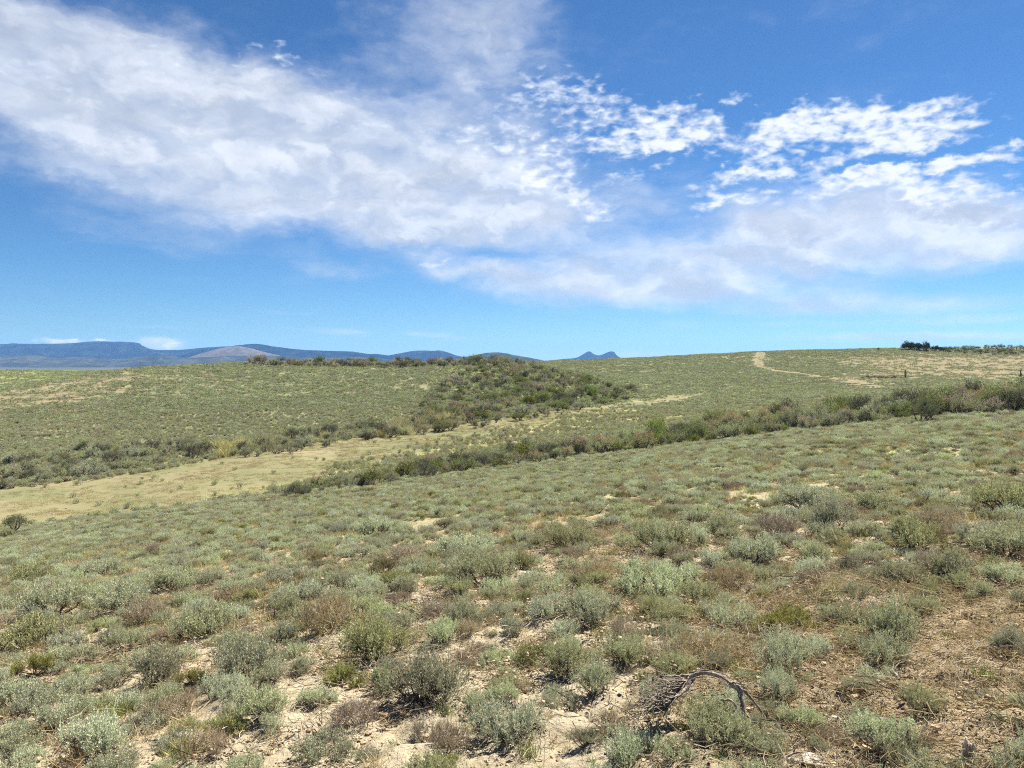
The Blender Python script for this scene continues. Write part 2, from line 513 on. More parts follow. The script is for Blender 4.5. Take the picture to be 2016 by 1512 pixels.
#        u    crest        gully       flat end     meadow end   mid hill    hill crest   dip        far crest
COLS = [
    (0,    (1062, 40), (1046, 47), (1035, 53), (965, 68), (850, 118), (772, 195), (775, 260), (727, 380)),
    (250,  (1020, 41), (1013, 49), (1006, 56), (938, 75), (815, 135), (727, 235), (735, 300), (730, 400)),
    (500,  (985, 43), (982, 52), (968, 62), (888, 92), (790, 155), (716, 250), (724, 320), (724, 420)),
    (750,  (953, 45), (945, 54), (905, 80), (858, 108), (780, 165), (714, 260), (720, 330), (720, 420)),
    (1008, (928, 46), (905, 58), (862, 100), (828, 132), (768, 185), (713, 265), (720, 330), (715, 425)),
    (1130, (912, 46), (893, 57), (843, 112), (808, 152), (768, 195), (735, 250), (740, 300), (711, 425)),
    (1250, (895, 46), (882, 56), (822, 130), (790, 180), (776, 205), (762, 235), (745, 290), (706, 425)),
    (1400, (874, 45), (866, 53), (803, 145), (783, 195), (762, 235), (742, 285), (722, 340), (698, 425)),
    (1500, (861, 44), (854, 52), (792, 155), (771, 215), (748, 262), (730, 310), (712, 355), (692, 425)),
    (1750, (830, 42), (824, 49), (778, 155), (765, 195), (742, 255), (722, 312), (705, 362), (687, 425)),
    (2016, (812, 40), (803, 46), (772, 155), (756, 200), (736, 255), (716, 312), (699, 362), (684, 425)),
]


def pchip_eval(xk, yk, x):
    h = np.diff(xk); dl = np.diff(yk) / h
    d = np.zeros_like(yk)
    for i in range(1, len(xk) - 1):
        if dl[i - 1] * dl[i] > 0:
            w1 = 2 * h[i] + h[i - 1]; w2 = h[i] + 2 * h[i - 1]
            d[i] = (w1 + w2) / (w1 / dl[i - 1] + w2 / dl[i])
    d[0] = dl[0]; d[-1] = dl[-1]
    i = np.clip(np.searchsorted(xk, x) - 1, 0, len(h) - 1)
    t = np.clip((x - xk[i]) / h[i], 0, 1)
    return ((2 * t**3 - 3 * t**2 + 1) * yk[i] + (t**3 - 2 * t**2 + t) * h[i] * d[i] + (-2 * t**3 + 3 * t**2) * yk[i + 1] + (t**3 - t**2) * h[i] * d[i + 1])


R_TAB = np.concatenate([[0.0], np.geomspace(.5, 16000, 1500)])
PHI_TAB = np.radians(np.linspace(-180, 180, 1441))


def build_table():
    phis, RK, ZK = [], [], []
    for c in COLS:
        u = c[0]
        ph = math.atan((u - 1008) / FPX)
        rs, zs = [], []
        cp, sp = math.cos(ph), math.sin(ph)
        for Y in (0.0, 10, 22, 31):
            r = Y / cp
            rs.append(r); zs.append(PLANE[0] * r * sp + PLANE[1] * r * cp)
        for (v, Y) in c[1:]:
            d = ray(u, v)
            rs.append(Y / cp); zs.append(EYE + d[2] / d[1] * Y)
        zl = zs[-1]
        rs += [470 / cp, 620 / cp, 1500, 16000]
        zs += [zl - 1.0, zl - 12, -42, -46]
        phis.append(ph); RK.append(rs); ZK.append(zs)
    phis = np.array(phis); RK = np.array(RK); ZK = np.array(ZK)
    K = RK.shape[1]
    back = (RK[0] + RK[-1]) / 2
    # behind the viewer the two edge profiles meet
    pe = np.concatenate([[-math.pi, phis[0] - .35], phis, [phis[-1] + .35, math.pi]])
    RKe = np.vstack([back, RK[0], RK, RK[-1], back])
    zb = (ZK[0] + ZK[-1]) / 2
    ZKe = np.vstack([zb, ZK[0], ZK, ZK[-1], zb])
    Z = np.zeros((len(PHI_TAB), len(R_TAB))); KC = np.zeros_like(Z)
    for i, p in enumerate(PHI_TAB):
        rk = np.array([np.interp(p, pe, RKe[:, k]) for k in range(K)])
        zk = np.array([np.interp(p, pe, ZKe[:, k]) for k in range(K)])
        Z[i] = pchip_eval(rk, zk, R_TAB)
        KC[i] = np.interp(R_TAB, rk, np.arange(K) - 3.0)      # 1 = crest, 2 = gully, 3..4 = meadow, 4..6 = hill, 8 = far crest
    # soften the seams between columns
    k = np.exp(-.5 * (np.arange(-8, 9) / 3.5) ** 2); k /= k.sum()
    Zp = np.vstack([Z[-9:-1], Z, Z[1:9]])
    Z = sum(k[j] * Zp[j:j + len(Z)] for j in range(17))
    # near the viewer: the true plane
    X = np.sin(PHI_TAB)[:, None] * R_TAB[None]; Y = np.cos(PHI_TAB)[:, None] * R_TAB[None]
    w = sstep(R_TAB, 24, 34)[None]
    pl = PLANE[0] * X + PLANE[1] * Y
    Z = pl * (1 - w) + Z * w
    return Z, KC


Z_TAB, K_TAB = build_table()
_lr = math.log(R_TAB[2] / R_TAB[1])


def _look(tab, x, y):
    x = np.asarray(x, float); y = np.asarray(y, float)
    r = np.hypot(x, y); p = np.arctan2(x, y)
    fi = (p + math.pi) / (2 * math.pi) * (len(PHI_TAB) - 1)
    i = np.clip(fi.astype(int), 0, len(PHI_TAB) - 2); a = fi - i
    fr = np.where(r < R_TAB[1], r / R_TAB[1], 1 + np.log(np.maximum(r, R_TAB[1]) / R_TAB[1]) / _lr)
    j = np.clip(fr.astype(int), 0, len(R_TAB) - 2); b = np.clip(fr - j, 0, 1)
    return (tab[i, j] * (1 - a) + tab[i + 1, j] * a) * (1 - b) + (tab[i, j + 1] * (1 - a) + tab[i + 1, j + 1] * a) * b


def kcoord(x, y):
    return _look(K_TAB, x, y)


BANKS = []     # (x, y, radius, depth): small hollows with a broken edge, filled in below


def H(x, y, fine=True):
    x = np.asarray(x, float); y = np.asarray(y, float)
    z = _look(Z_TAB, x, y)
    r = np.hypot(x, y)
    z = z + (fbm(x / 9, y / 9, 3) - .5) * .55 * sstep(r, 5, 30)
    z = z + (fbm(x / 45 + 9, y / 45, 3) - .5) * 2.2 * sstep(r, 70, 160) * (1 - sstep(r, 600, 900) * .0)
    if fine:
        near = 1 - sstep(r, 14, 40)
        f1 = fbm(x * 1.4 + 40, y * 1.4, 3) - .5
        f2 = fbm(x * 5.5, y * 5.5 + 11, 4, .55) - .5
        z = z + near * (f1 * .13 + f2 * .12)
        for (bx, by, br, bd) in BANKS:
            dx = x - bx; dy = y - by
            q = np.hypot(dx, dy * 1.6) + (fbm(x * 6 + 3, y * 6, 3) - .5) * br * .9
            z = z - bd * (1 - sstep(q, br * .72, br)) * near
            z = z + bd * .35 * np.exp(-((q - br * 1.15) / (br * .25)) ** 2) * near
    return z


def hit(u, v):
    """where the line of sight of a photo pixel meets the ground"""
    d = ray(u, v)
    t = np.geomspace(1.5, 700, 3000)
    P = np.array([0, 0, EYE]) + d[None] * t[:, None] / np.linalg.norm(d)
    below = P[:, 2] < H(P[:, 0], P[:, 1], False)
    i = int(np.argmax(below)) if below.any() else len(t) - 1
    return P[i]


def plane_hit(u, v):
    return hit(u, v)


for (u, v, rpx, dep) in ((1935, 1222, 62, .10), (1700, 1162, 40, .07), (1860, 1340, 60, .05), (1240, 1400, 40, .05), (90, 1270, 50, .05), (870, 1330, 30, .05)):
    p = hit(u, v)
    BANKS.append((p[0], p[1], rpx * p[1] / FPX, dep))

TRACK = [(1497, 692), (1496, 700), (1492, 712), (1497, 722), (1530, 731), (1580, 737), (1640, 745), (1700, 757), (1752, 768), (1800, 775)]


def ground_colour(x, y):
    k = kcoord(x, y)
    ph = np.arctan2(x, y); u = 1008 + FPX * np.tan(np.clip(ph, -1.2, 1.2))
    r = np.hypot(x, y)
    n = fbm(x / 6, y / 6, 4); n2 = fbm(x / 25 + 5, y / 25, 4); n3 = fbm(x / 1.2, y / 1.2, 4)

    def c(*a):
        return np.array(a)[None]

    def mix(a, b, w):
        return a + (b - a) * w[:, None]
    soil = mix(c(.345, .295, .20) * np.ones((len(x), 1)), c(.275, .225, .14), sstep(n3, .45, .7))
    soil = mix(soil, c(.30, .205, .115), sstep(n, .55, .75) * .5)
    for (bx, by, br, bd) in BANKS[:2]:
        q = np.hypot(x - bx, y - by)
        soil = mix(soil, c(.29, .19, .10), 1 - sstep(q, br * .8, br * 1.4))
    soil = mix(soil, c(.29, .22, .135), sstep(u + (n3 - .5) * 300, 1420, 1760) * (1 - sstep(r, 6.0, 8.5)) * .75)
    mid = mix(c(.30, .27, .15) * np.ones((len(x), 1)), c(.25, .25, .12), sstep(n2, .4, .6))
    out = mix(soil, mid, sstep(r, 9, 26))
    flat = mix(c(.23, .23, .105) * np.ones((len(x), 1)), c(.30, .27, .13), sstep(n, .4, .65))
    out = mix(out, flat, sstep(k, 1.3, 2.2))
    meadow = mix(c(.188, .172, .092) * np.ones((len(x), 1)), c(.152, .155, .076), sstep(n + (n3 - .5) * .4, .42, .62))
    meadow = mix(meadow, c(.225, .185, .11), sstep(n2, .55, .7) * .5)
    wm = sstep(k + (n - .5) * .5 - .42 * sstep(u, 780, 1180), 2.85, 3.1) * (1 - sstep(k + (n - .5) * .35, 3.95, 4.15)) * (1 - sstep(u, 1330, 1480))
    # on the left the meadow touches the slope directly
    wm = np.maximum(wm, sstep(k + (n - .5) * .5, 2.3, 2.8) * (1 - sstep(k, 3.95, 4.15)) * (1 - sstep(u, 330, 560)))
    hill = mix(c(.17, .165, .095) * np.ones((len(x), 1)), c(.15, .155, .08), sstep(n2, .4, .62))
    tanw = sstep(k, 4.6, 5.4) * (1 - sstep(k, 6.1, 6.5)) * (1 - sstep(u + (n2 - .5) * 400, 150, 420))
    hill = mix(hill, c(.22, .18, .11), tanw * .75)
    farg = sstep(k, 6.3, 6.8) * (1 - sstep(u, 180, 420))
    hill = mix(hill, c(.19, .22, .085), farg)
    flank = sstep(u, 820, 960) * (1 - sstep(u, 1180, 1300)) * sstep(k, 4.05, 4.4) * (1 - sstep(k, 6.0, 6.3))
    hill = mix(hill, c(.16, .19, .06), flank * .7)
    red = sstep(u + (n2 - .5) * 250, 1540, 1740) * sstep(k, 4.0, 4.8) * (1 - sstep(k, 7.0, 7.8))
    hill = mix(hill, c(.18, .15, .086), red * .9)
    yel = sstep(u, 1330, 1400) * (1 - sstep(u, 1470, 1560)) * sstep(k, 3.4, 3.7) * (1 - sstep(k, 4.2, 4.5))
    hill = mix(hill, c(.30, .29, .11), yel * .7)
    out = mix(out, hill, sstep(k, 3.9, 4.25))
    wy = np.exp(-((u - 1330) / 75) ** 2) * sstep(k, 3.55, 3.8) * (1 - sstep(k, 4.2, 4.4))
    out = mix(out, meadow, np.maximum(wm, wy))
    plain = mix(c(.055, .066, .05) * np.ones((len(x), 1)), c(.09, .093, .068), sstep(fbm(x / 700, y / 240, 4), .42, .6))
    out = mix(out, plain, sstep(r, 900, 2000))
    return out


def build_ground():
    fine = np.radians(np.arange(-42, 42.01, .25))
    rest = np.radians(np.arange(42 + 3, 318 - 2, 4.0))
    ph = np.concatenate([fine, rest])
    rr = [0.6]
    while rr[-1] < 15400:
        r = rr[-1]
        rr.append(r * (1.006 if r < 520 else 1.03) + (0 if r > 2 else .02))
    rr = np.array(rr)
    nP, nR = len(ph), len(rr)
    X = np.sin(ph)[None] * rr[:, None]; Y = np.cos(ph)[None] * rr[:, None]
    xs, ys = X.ravel(), Y.ravel()
    zs = H(xs, ys)
    V = np.stack([xs, ys, zs], 1)
    cx = np.array([[0, 0, float(H(np.array([0.]), np.array([0.]))[0])]])
    V = np.vstack([V, cx])
    i = np.arange(nR - 1)[:, None] * nP; j = np.arange(nP)[None]; j2 = (j + 1) % nP
    F = np.stack([i + j, i + nP + j, i + nP + j2, i + j2], -1).reshape(-1, 4)
    T = np.stack([np.full(nP, len(V) - 1), np.arange(nP), (np.arange(nP) + 1) % nP], 1)
    me = mesh_np('ground', V, [F, T], [M_SOIL], smooth=True, colors=ground_colour(V[:, 0], V[:, 1]))
    link('ground', me, kind='structure')


build_ground()


def smooth_poly(pts, n):
    return spline(np.array(pts, float), n)


def build_track():
    pts = []
    for (u, v) in TRACK:
        p = hit(u, max(v, 694))
        pts.append(p)
    c = smooth_poly([(p[0], p[1]) for p in pts], 160)
    tan = unit(np.gradient(c, axis=0)); nrm = np.stack([-tan[:, 1], tan[:, 0]], 1)
    s = np.linspace(0, 1, len(c))
    B = Buf()
    wob = (fbm(s * 30, s * 0 + 2.2, 3) - .5) * .8
    for off, half in ((-1.5, .45), (1.6, .8)):
        w = half * (1 + 1.3 * sstep(s, .3, .7)) + (fbm(s * 60, s * 0 + off * 7, 3) - .5) * 1.2
        o = off * (1 - .35 * sstep(s, .3, .5)) + wob
        offs = np.stack([o - w - .5, o - w, o - w * .3, o + w * .3, o + w, o + w + .5], 1)
        lift = np.array([-.25, .10, .13, .13, .10, -.25])
        P = c[:, None] + nrm[:, None] * offs[..., None]
        z = H(P[..., 0], P[..., 1]) + lift[None]
        V = np.concatenate([P, z[..., None]], -1).reshape(-1, 3)
        i = np.arange(len(c) - 1)[:, None] * 6; j = np.arange(5)[None]
        B.add(V, np.stack([i + j, i + j + 1, i + 7 + j, i + 6 + j], -1).reshape(-1, 4))
    V = np.concatenate(B.V)
    n = fbm(V[:, 0] / 3, V[:, 1] / 3, 4)[:, None]
    colr = np.array([[.20, .168, .098]]) * (1 - n) + np.array([[.185, .165, .09]]) * n
    me = mesh_np('dirt_track', V, B.P, [M_SOIL], smooth=True, colors=colr)
    link('dirt_track', me, kind='structure')
    return c


TRACK_XY = build_track()

# ------------------------------------------------------------------ distant mountains
def ridge(name, prof, Y, depth, mat, base_z=-48, rough=.6, seed=0, wide=60, spur=1.0):
    """a mountain standing at distance Y whose crest follows prof [(u, v)...]"""
    r = np.random.default_rng(seed)
    us = np.array([p[0] for p in prof], float); vs = np.array([p[1] for p in prof], float)
    uu = np.arange(us[0], us[-1] + .1, 1.5)
    h = []
    cr = spline(np.stack([us, vs], 1), 400)
    vv = np.interp(uu, cr[:, 0], cr[:, 1])
    vv = vv + (fbm(uu / 14 + seed, uu * 0 + seed, 4) - .5) * rough * 2.4
    d = ray(uu, vv)
    X = d[:, 0] / d[:, 1] * Y
    Zc = EYE + d[:, 2] / d[:, 1] * Y
    rows = np.linspace(-1, 1, 25)
    V = []
    for s in rows:
        a = abs(s)
        prof_f = (1 - a) ** (0.75 if s < 0 else .6)
        # spurs and ravines down the flank
        q = fbm(uu / 22 + seed * 3 + s * 1.3, uu * 0 + s * 2.2 + seed, 4) - .5
        ff = np.clip(prof_f + spur * q * .55 * math.sin(math.pi * min(1, a)) , 0, 1.0)
        z = base_z + (Zc - base_z) * ff
        if a == 0:
            z = Zc
        y = Y + s * depth + q * depth * .25 * a
        V.append(np.stack([X * (1 + s * depth / Y * .6), y, z], 1))
    V = np.array(V); nr, nc = V.shape[:2]
    i = np.arange(nr - 1)[:, None] * nc; j = np.arange(nc - 1)[None]
    F = np.stack([i + j, i + j + 1, i + nc + j + 1, i + nc + j], -1).reshape(-1, 4)
    me = mesh_np(name, V.reshape(-1, 3), [F], [mat], smooth=True)
    link(name, me, kind='structure')


FOREST = mat_hill('forested_slope', (.010, .018, .018), (.032, .046, .036), (.13, .14, .11), .004, .42, .62)
FOOT = mat_hill('foothill_scrub', (.05, .062, .05), (.10, .105, .08), (.15, .135, .105), .006, .40, .60)
CONE = mat_hill('bare_tan_hill', (.20, .165, .12), (.27, .22, .165), (.31, .26, .20), .01)
SCRUBHILL = mat_hill('scrubby_hill', (.08, .095, .055), (.14, .15, .085), (.2, .19, .12), .012)
ridge('mesa', [(-420, 690), (-200, 684), (-60, 680), (20, 676.5), (60, 677), (110, 676.5), (150, 675), (175, 672.5), (200, 672), (262, 674), (278, 680), (300, 688), (330, 689), (360, 688), (420, 683), (462, 682), (500, 686), (560, 690), (640, 693), (700, 699), (770, 706), (860, 716)], 11500, 1700, FOREST, seed=2, rough=.5, spur=1.7)
ridge('mountain', [(330, 712), (390, 690), (440, 685), (475, 679), (497, 677), (510, 677.5), (540, 682), (590, 688), (640, 690.5), (690, 692), (720, 696), (760, 699), (800, 712)], 9600, 1100, FOREST, seed=5, rough=.5, spur=1.7)
ridge('mountain', [(700, 710), (740, 703), (775, 698), (800, 693), (815, 690.5), (835, 690), (855, 690.5), (866, 690), (885, 695), (900, 700), (940, 707), (980, 716)], 10500, 900, FOREST, seed=8, rough=.4, spur=1.5)
ridge('tan_hill', [(340, 716), (380, 701), (410, 692), (435, 685.5), (455, 682.5), (470, 682), (490, 685), (520, 693), (550, 700), (600, 712)], 8200, 600, CONE, seed=3, rough=.3, spur=.5)
ridge('foothills', [(-420, 703), (-200, 701), (0, 702), (60, 700), (110, 706), (150, 703), (230, 707), (300, 701), (380, 704), (450, 701), (540, 700), (620, 704), (700, 703), (760, 707), (850, 712)], 7000, 900, FOOT, seed=11, rough=1.0, spur=1.5)
ridge('scrub_hill', [(850, 718), (900, 706), (930, 700), (955, 695), (975, 693.5), (995, 695), (1010, 698), (1040, 704), (1085, 712), (1130, 719)], 5200, 450, SCRUBHILL, seed=14, rough=.5, spur=.6)
ridge('twin_peaks', [(1000, 718), (1060, 712), (1090, 709), (1110, 706.5), (1130, 705), (1140, 702), (1150, 696), (1157, 692.3), (1162, 692), (1169, 697), (1177, 699.5), (1186, 698), (1195, 694), (1203, 691.8), (1209, 693), (1214, 699), (1222, 704), (1240, 708), (1290, 712), (1340, 719)], 12500, 900, FOREST, seed=17, rough=.12, spur=.6)
ridge('low_hill', [(1110, 719), (1180, 712), (1230, 706), (1260, 703.5), (1290, 702), (1320, 702), (1345, 704), (1400, 709), (1460, 716)], 3000, 350, SCRUBHILL, seed=19, rough=.35, spur=.5)


def build_haze():
    m = bpy.data.materials.new('hazy_air')
    m.use_nodes = True
    m.cycles.volume_sampling = 'DISTANCE'
    b = NB(m.node_tree)
    v = b.n('ShaderNodeVolumePrincipled', {'Color': (.22, .49, 1.0, 1), 'Density': 3.8e-5, 'Anisotropy': .1})
    b.n('ShaderNodeOutputMaterial', {'Volume': v.outputs[0]})
    x0, x1, y0, y1, z0, z1 = -16500, 16500, -16500, 16500, -62, 345
    V = [(x, y, z) for x in (x0, x1) for y in (y0, y1) for z in (z0, z1)]
    F = np.array([(0, 1, 3, 2), (4, 6, 7, 5), (0, 4, 5, 1), (2, 3, 7, 6), (0, 2, 6, 4), (1, 5, 7, 3)])
    link('haze', mesh_np('haze', np.array(V, float), [F], [m]), kind='stuff')


build_haze()

# ------------------------------------------------------------------ plant prototypes
def dome_tips(r, n, w, h, lumps, spreadf=.36, sizes=(.65, 1.15)):
    """points spread through the crown's shell, gathered in lumps of uneven height"""
    la = r.uniform(0, 2 * math.pi, lumps); lr = np.sqrt(r.uniform(0, 1, lumps)) * w * spreadf
    lc = np.stack([lr * np.cos(la), lr * np.sin(la), h * r.uniform(.30, .58, lumps) * (1 - .45 * (lr / (w * spreadf)) ** 2)], 1)
    ls = r.uniform(sizes[0], sizes[1], lumps)
    k = r.integers(0, lumps, n)
    d = r.normal(size=(n, 3)); d[:, 2] = np.abs(d[:, 2]) * .9 + r.uniform(-.35, .1, n)
    d = unit(d)
    rad = (r.uniform(.35, 1, n) ** .6)[:, None]
    p = lc[k] + d * rad * np.stack([w * .24 * ls[k], w * .24 * ls[k], h * .46 * ls[k]], 1)
    p[:, 2] = np.where(p[:, 2] < h * .06, h * r.uniform(.04, .3, n), p[:, 2])
    return p, lc[k], d


def make_sage(seed, kind, w=.55, h=.30, tips=230, per=18, leaf=.021, spikes=0):
    """-> (foliage Buf, stems Buf, stalks Buf or None)"""
    r = np.random.default_rng(seed)
    lumps = int(r.integers(8, 14))
    fol, st, sk = Buf(), Buf(), Buf()
    tip, lc, d = dome_tips(r, tips, w, h, lumps, .47, (.45, 1.2))
    # woody skeleton: a few twisted main stems, then side branches into every tip
    cents = np.unique(lc.round(5), axis=0)
    for c in cents:
        b0 = np.r_[r.normal(size=2) * w * .035, -.03]
        m = b0 * .5 + c * .5 + r.normal(size=3) * w * .06
        m[2] = max(m[2], .02)
        poly_tube(st, spline([b0, m, c], 5), np.linspace(.011, .005, 5) * (w / .55), k=4, r=r, rough=.1)
    mid = lc + (tip - lc) * .45 + r.normal(size=tip.shape) * w * .02
    sub = r.random(tips) < .55
    tubes(st, lc[sub], mid[sub], .0035, .0022)
    tubes(st, mid[sub], tip[sub], .0022, .0008)
    # a skirt of bare dry twigs, low and crooked
    ns = 46
    an = r.uniform(0, 2 * math.pi, ns); e0 = np.stack([np.cos(an) * w * .15, np.sin(an) * w * .15, r.uniform(.01, .5 * h, ns)], 1)
    e1 = e0 + np.stack([np.cos(an), np.sin(an), r.uniform(-.1, .6, ns)], 1) * r.uniform(.3, .75, (ns, 1)) * w * .55 + r.normal(size=(ns, 3)) * .02
    e1[:, 2] = np.maximum(e1[:, 2], .01)
    tubes(st, e0, e1, .0026, .001, tint=r.uniform(.1, 1, ns))
    a2 = e0 + (e1 - e0) * .6
    tubes(st, a2, a2 + (e1 - e0) * .4 + r.normal(size=(ns, 3)) * .04, .0016, .0007, tint=r.uniform(.3, 1, ns))
    tw = unit(d * .5 + np.array([0, 0, 1.0]) + r.normal(size=d.shape) * .22)
    L = r.uniform(.06, .15, tips) * (h / .30)
    nl = per
    t = r.uniform(0, 1, (tips, nl))
    pos = tip[:, None] + tw[:, None] * (t * L[:, None] - .03)[..., None] + r.normal(size=(tips, nl, 3)) * .006
    ld = tw[:, None] * 1.0 + r.normal(size=(tips, nl, 3)) * .5
    tt = np.clip(r.uniform(.1, .9, (tips, 1)) + r.normal(size=(tips, nl)) * .15, 0, 1)
    keep = np.ones((tips, nl), bool)
    if kind == 'dead':
        keep = r.random((tips, 1)) < .42
        keep = np.broadcast_to(keep, (tips, nl)) & (r.random((tips, nl)) < .7)
        # bare fine twigs instead of leaves
        a = np.repeat(tip, 4, 0); e = a + unit(np.repeat(tw, 4, 0) + r.normal(size=a.shape) * .5) * r.uniform(.04, .12, (len(a), 1))
        tubes(st, a, e, .0016, .0007, tint=np.repeat(r.uniform(.2, 1, tips), 4))
    pos = pos[keep]; ld = ld[keep]; tt = np.broadcast_to(tt, keep.shape)[keep]
    leaves(fol, pos, ld, leaf, leaf * .36, r, 0, tt)
    # dry grass and old leaves caught low in the bush
    if spikes:
        i = r.choice(np.argsort(-tip[:, 2])[:int(tips * .7)], spikes)
        a = tip[i]; e = a + unit(np.stack([r.normal(size=spikes) * .12, r.normal(size=spikes) * .12, np.ones(spikes)], 1)) * r.uniform(.07, .19, (spikes, 1)) * (h / .30)
        tubes(sk, a, e, .0016, .0008, 0, r.uniform(.3, 1, spikes))
        q = r.uniform(.15, 1, (spikes, 12, 1))
        pp = (a[:, None] + (e - a)[:, None] * q).reshape(-1, 3)
        leaves(sk, pp, r.normal(size=pp.shape) * .6 + np.array([0, 0, .9]), .012, .0055, r, 0, np.repeat(r.uniform(.5, 1, spikes), 12))
    return fol, st, (sk if spikes else None)


SAGE = []     # dicts: kind, w, h, meshes foliage / stems / stalks, joined object for the far scrub
KINDS_S = [('silver', 5), ('green', 4), ('dead', 3), ('spiky', 3), ('olive', 2)]
sd_ = 100
for kd, cnt in KINDS_S:
    for i in range(cnt):
        sd_ += 1
        rr_ = np.random.default_rng(sd_)
        w = .55; h = float(rr_.uniform(.22, .31))
        sp = {'silver': 26, 'green': 16, 'dead': 0, 'spiky': 80, 'olive': 0}[kd]
        if kd == 'spiky':
            h = .33
        f, s, k = make_sage(sd_, kd, w, h, tips=(300 if kd != 'dead' else 240), spikes=sp, leaf=.022 if kd != 'olive' else .026)
        leafm = LEAF['silver' if kd == 'spiky' else kd]
        stem = M_TWIG if kd == 'dead' else M_STEM
        e = dict(kind=kd, w=w, h=h, foliage=f.mesh('sagebrush_foliage', [leafm]), stems=s.mesh('sagebrush_stems', [stem]))
        j = Buf(); j.merge(f, 0); j.merge(s, 1)
        if k:
            e['stalks'] = k.mesh('sagebrush_stalks', [leafm]); j.merge(k, 0)
        else:
            e['stalks'] = None
        e['obj'] = bpy.data.objects.new('sagebrush_joined', j.mesh('sagebrush_joined', [leafm, stem]))
        SAGE.append(e)


def make_tall(seed, kind, w=1.5, h=1.5, tips=420, per=5, leaf=.055):
    """a tall shrub: gnarled stems and a ragged crown with gaps"""
    r = np.random.default_rng(seed)
    fol, st = Buf(), Buf()
    lumps = int(r.integers(7, 12))
    tip, lc, d = dome_tips(r, tips, w, h, lumps, .42, (.55, 1.2))
    low = tip[:, 2] < h * .22
    if kind != 'lime':
        tip[low, 2] += h * r.uniform(.0, .3, low.sum())
    cents = np.unique(lc.round(5), axis=0)
    for c in cents:
        b0 = np.r_[r.normal(size=2) * w * .06, -.12]
        m = b0 * .55 + c * .45 + r.normal(size=3) * w * .07
        poly_tube(st, spline([b0, m, c, c + (c - m) * .5], 7), np.linspace(.045, .012, 7) * (w / 1.5), k=5, r=r, rough=.15)
    sub = r.random(tips) < .5
    tubes(st, lc[sub], tip[sub], .010, .003)
    tw = unit(d * .7 + np.array([0, 0, .8]) + r.normal(size=d.shape) * .25)
    L = r.uniform(.10, .24, tips)
    t = r.uniform(0, 1, (tips, per))
    pos = tip[:, None] + tw[:, None] * (t * L[:, None] - .06)[..., None] + r.normal(size=(tips, per, 3)) * .02
    ld = tw[:, None] * .8 + r.normal(size=(tips, per, 3)) * .6
    tt = np.clip(r.uniform(0, .8, (tips, 1)) + r.normal(size=(tips, per)) * .15, 0, 1)
    matid = np.zeros((tips, per), int)
    if kind == 'tan':
        matid = np.where((tip[:, 2:3] > h * .58) & (r.random((tips, per)) < .8), 1, 0)
    for mi in (0, 1):
        q = matid == mi
        if q.any():
            leaves(fol, pos[q], ld[q], leaf * (1.5 if mi else 1), leaf * (.22 if mi else .42), r, mi, np.broadcast_to(tt, q.shape)[q])
    if kind == 'tan':
        i = np.argsort(-tip[:, 2])[:170]
        a = np.repeat(tip[i], 3, 0); e = a + unit(np.repeat(d[i], 3, 0) * .4 + np.array([0, 0, 1]) + r.normal(size=a.shape) * .2) * r.uniform(.10, .24, (len(a), 1))
        tubes(fol, a, e, .008, .003, 1, np.repeat(r.uniform(.3, 1, len(i)), 3))
    return fol, st


TALL = {}
for ki, (kd, mats) in enumerate((('grey', ('hill', 'tan')), ('dark', ('dark', 'tan')), ('tan', ('green', 'tan')), ('lime', ('lime', 'lime')), ('silver', ('green', 'tan')))):
    TALL[kd] = []
    for i in range(4):
        f, s = make_tall(300 + ki * 10 + i, kd, w=1.5, h=(1.5 if kd != 'lime' else 1.1), leaf=(.055 if kd != 'lime' else .075))
        j = Buf(); j.merge(f, 0); j.merge(s, 2)
        ml = [LEAF[mats[0]], LEAF[mats[1]]]
        TALL[kd].append(dict(foliage=f.mesh('shrub_foliage', ml), stems=s.mesh('shrub_stems', [M_BARK]), joined=j.mesh('shrub_whole', ml + [M_BARK])))


def make_midbush(seed, leafmat, w=.55, h=.38, n=230, leaf=.06):
    r = np.random.default_rng(seed)
    b = Buf()
    tip, lc, d = dome_tips(r, n, w, h, 6)
    leaves(b, tip, d * .6 + np.array([0, 0, .8]) + r.normal(size=d.shape) * .4, leaf, leaf * .45, r, 0, r.uniform(0, 1, n))
    sub = r.random(n) < .2
    tubes(b, lc[sub] * [1, 1, .2], tip[sub], .006, .003, 1)
    return bpy.data.objects.new('low_bush', b.mesh('low_bush', [leafmat, M_TWIG]))


def make_clump(seed, leafmat, size=2.2, nb=8, tall=.42):
    """a patch of several low bushes, for the slopes beyond the valley"""
    r = np.random.default_rng(seed)
    b = Buf()
    for i in range(nb):
        c = np.r_[r.uniform(-size / 2, size / 2, 2), 0]
        w = r.uniform(.4, .85); h = w * r.uniform(.5, .8)
        n = int(55 * w)
        tip, lc, d = dome_tips(r, n, w, h, 4)
        leaves(b, tip + c, d * .7 + np.array([0, 0, .6]) + r.normal(size=d.shape) * .4, .16, .085, r, 0, np.clip(r.uniform(0, 1) + r.normal(size=n) * .2, 0, 1))
    return bpy.data.objects.new('bush_patch', b.mesh('bush_patch', [leafmat]))


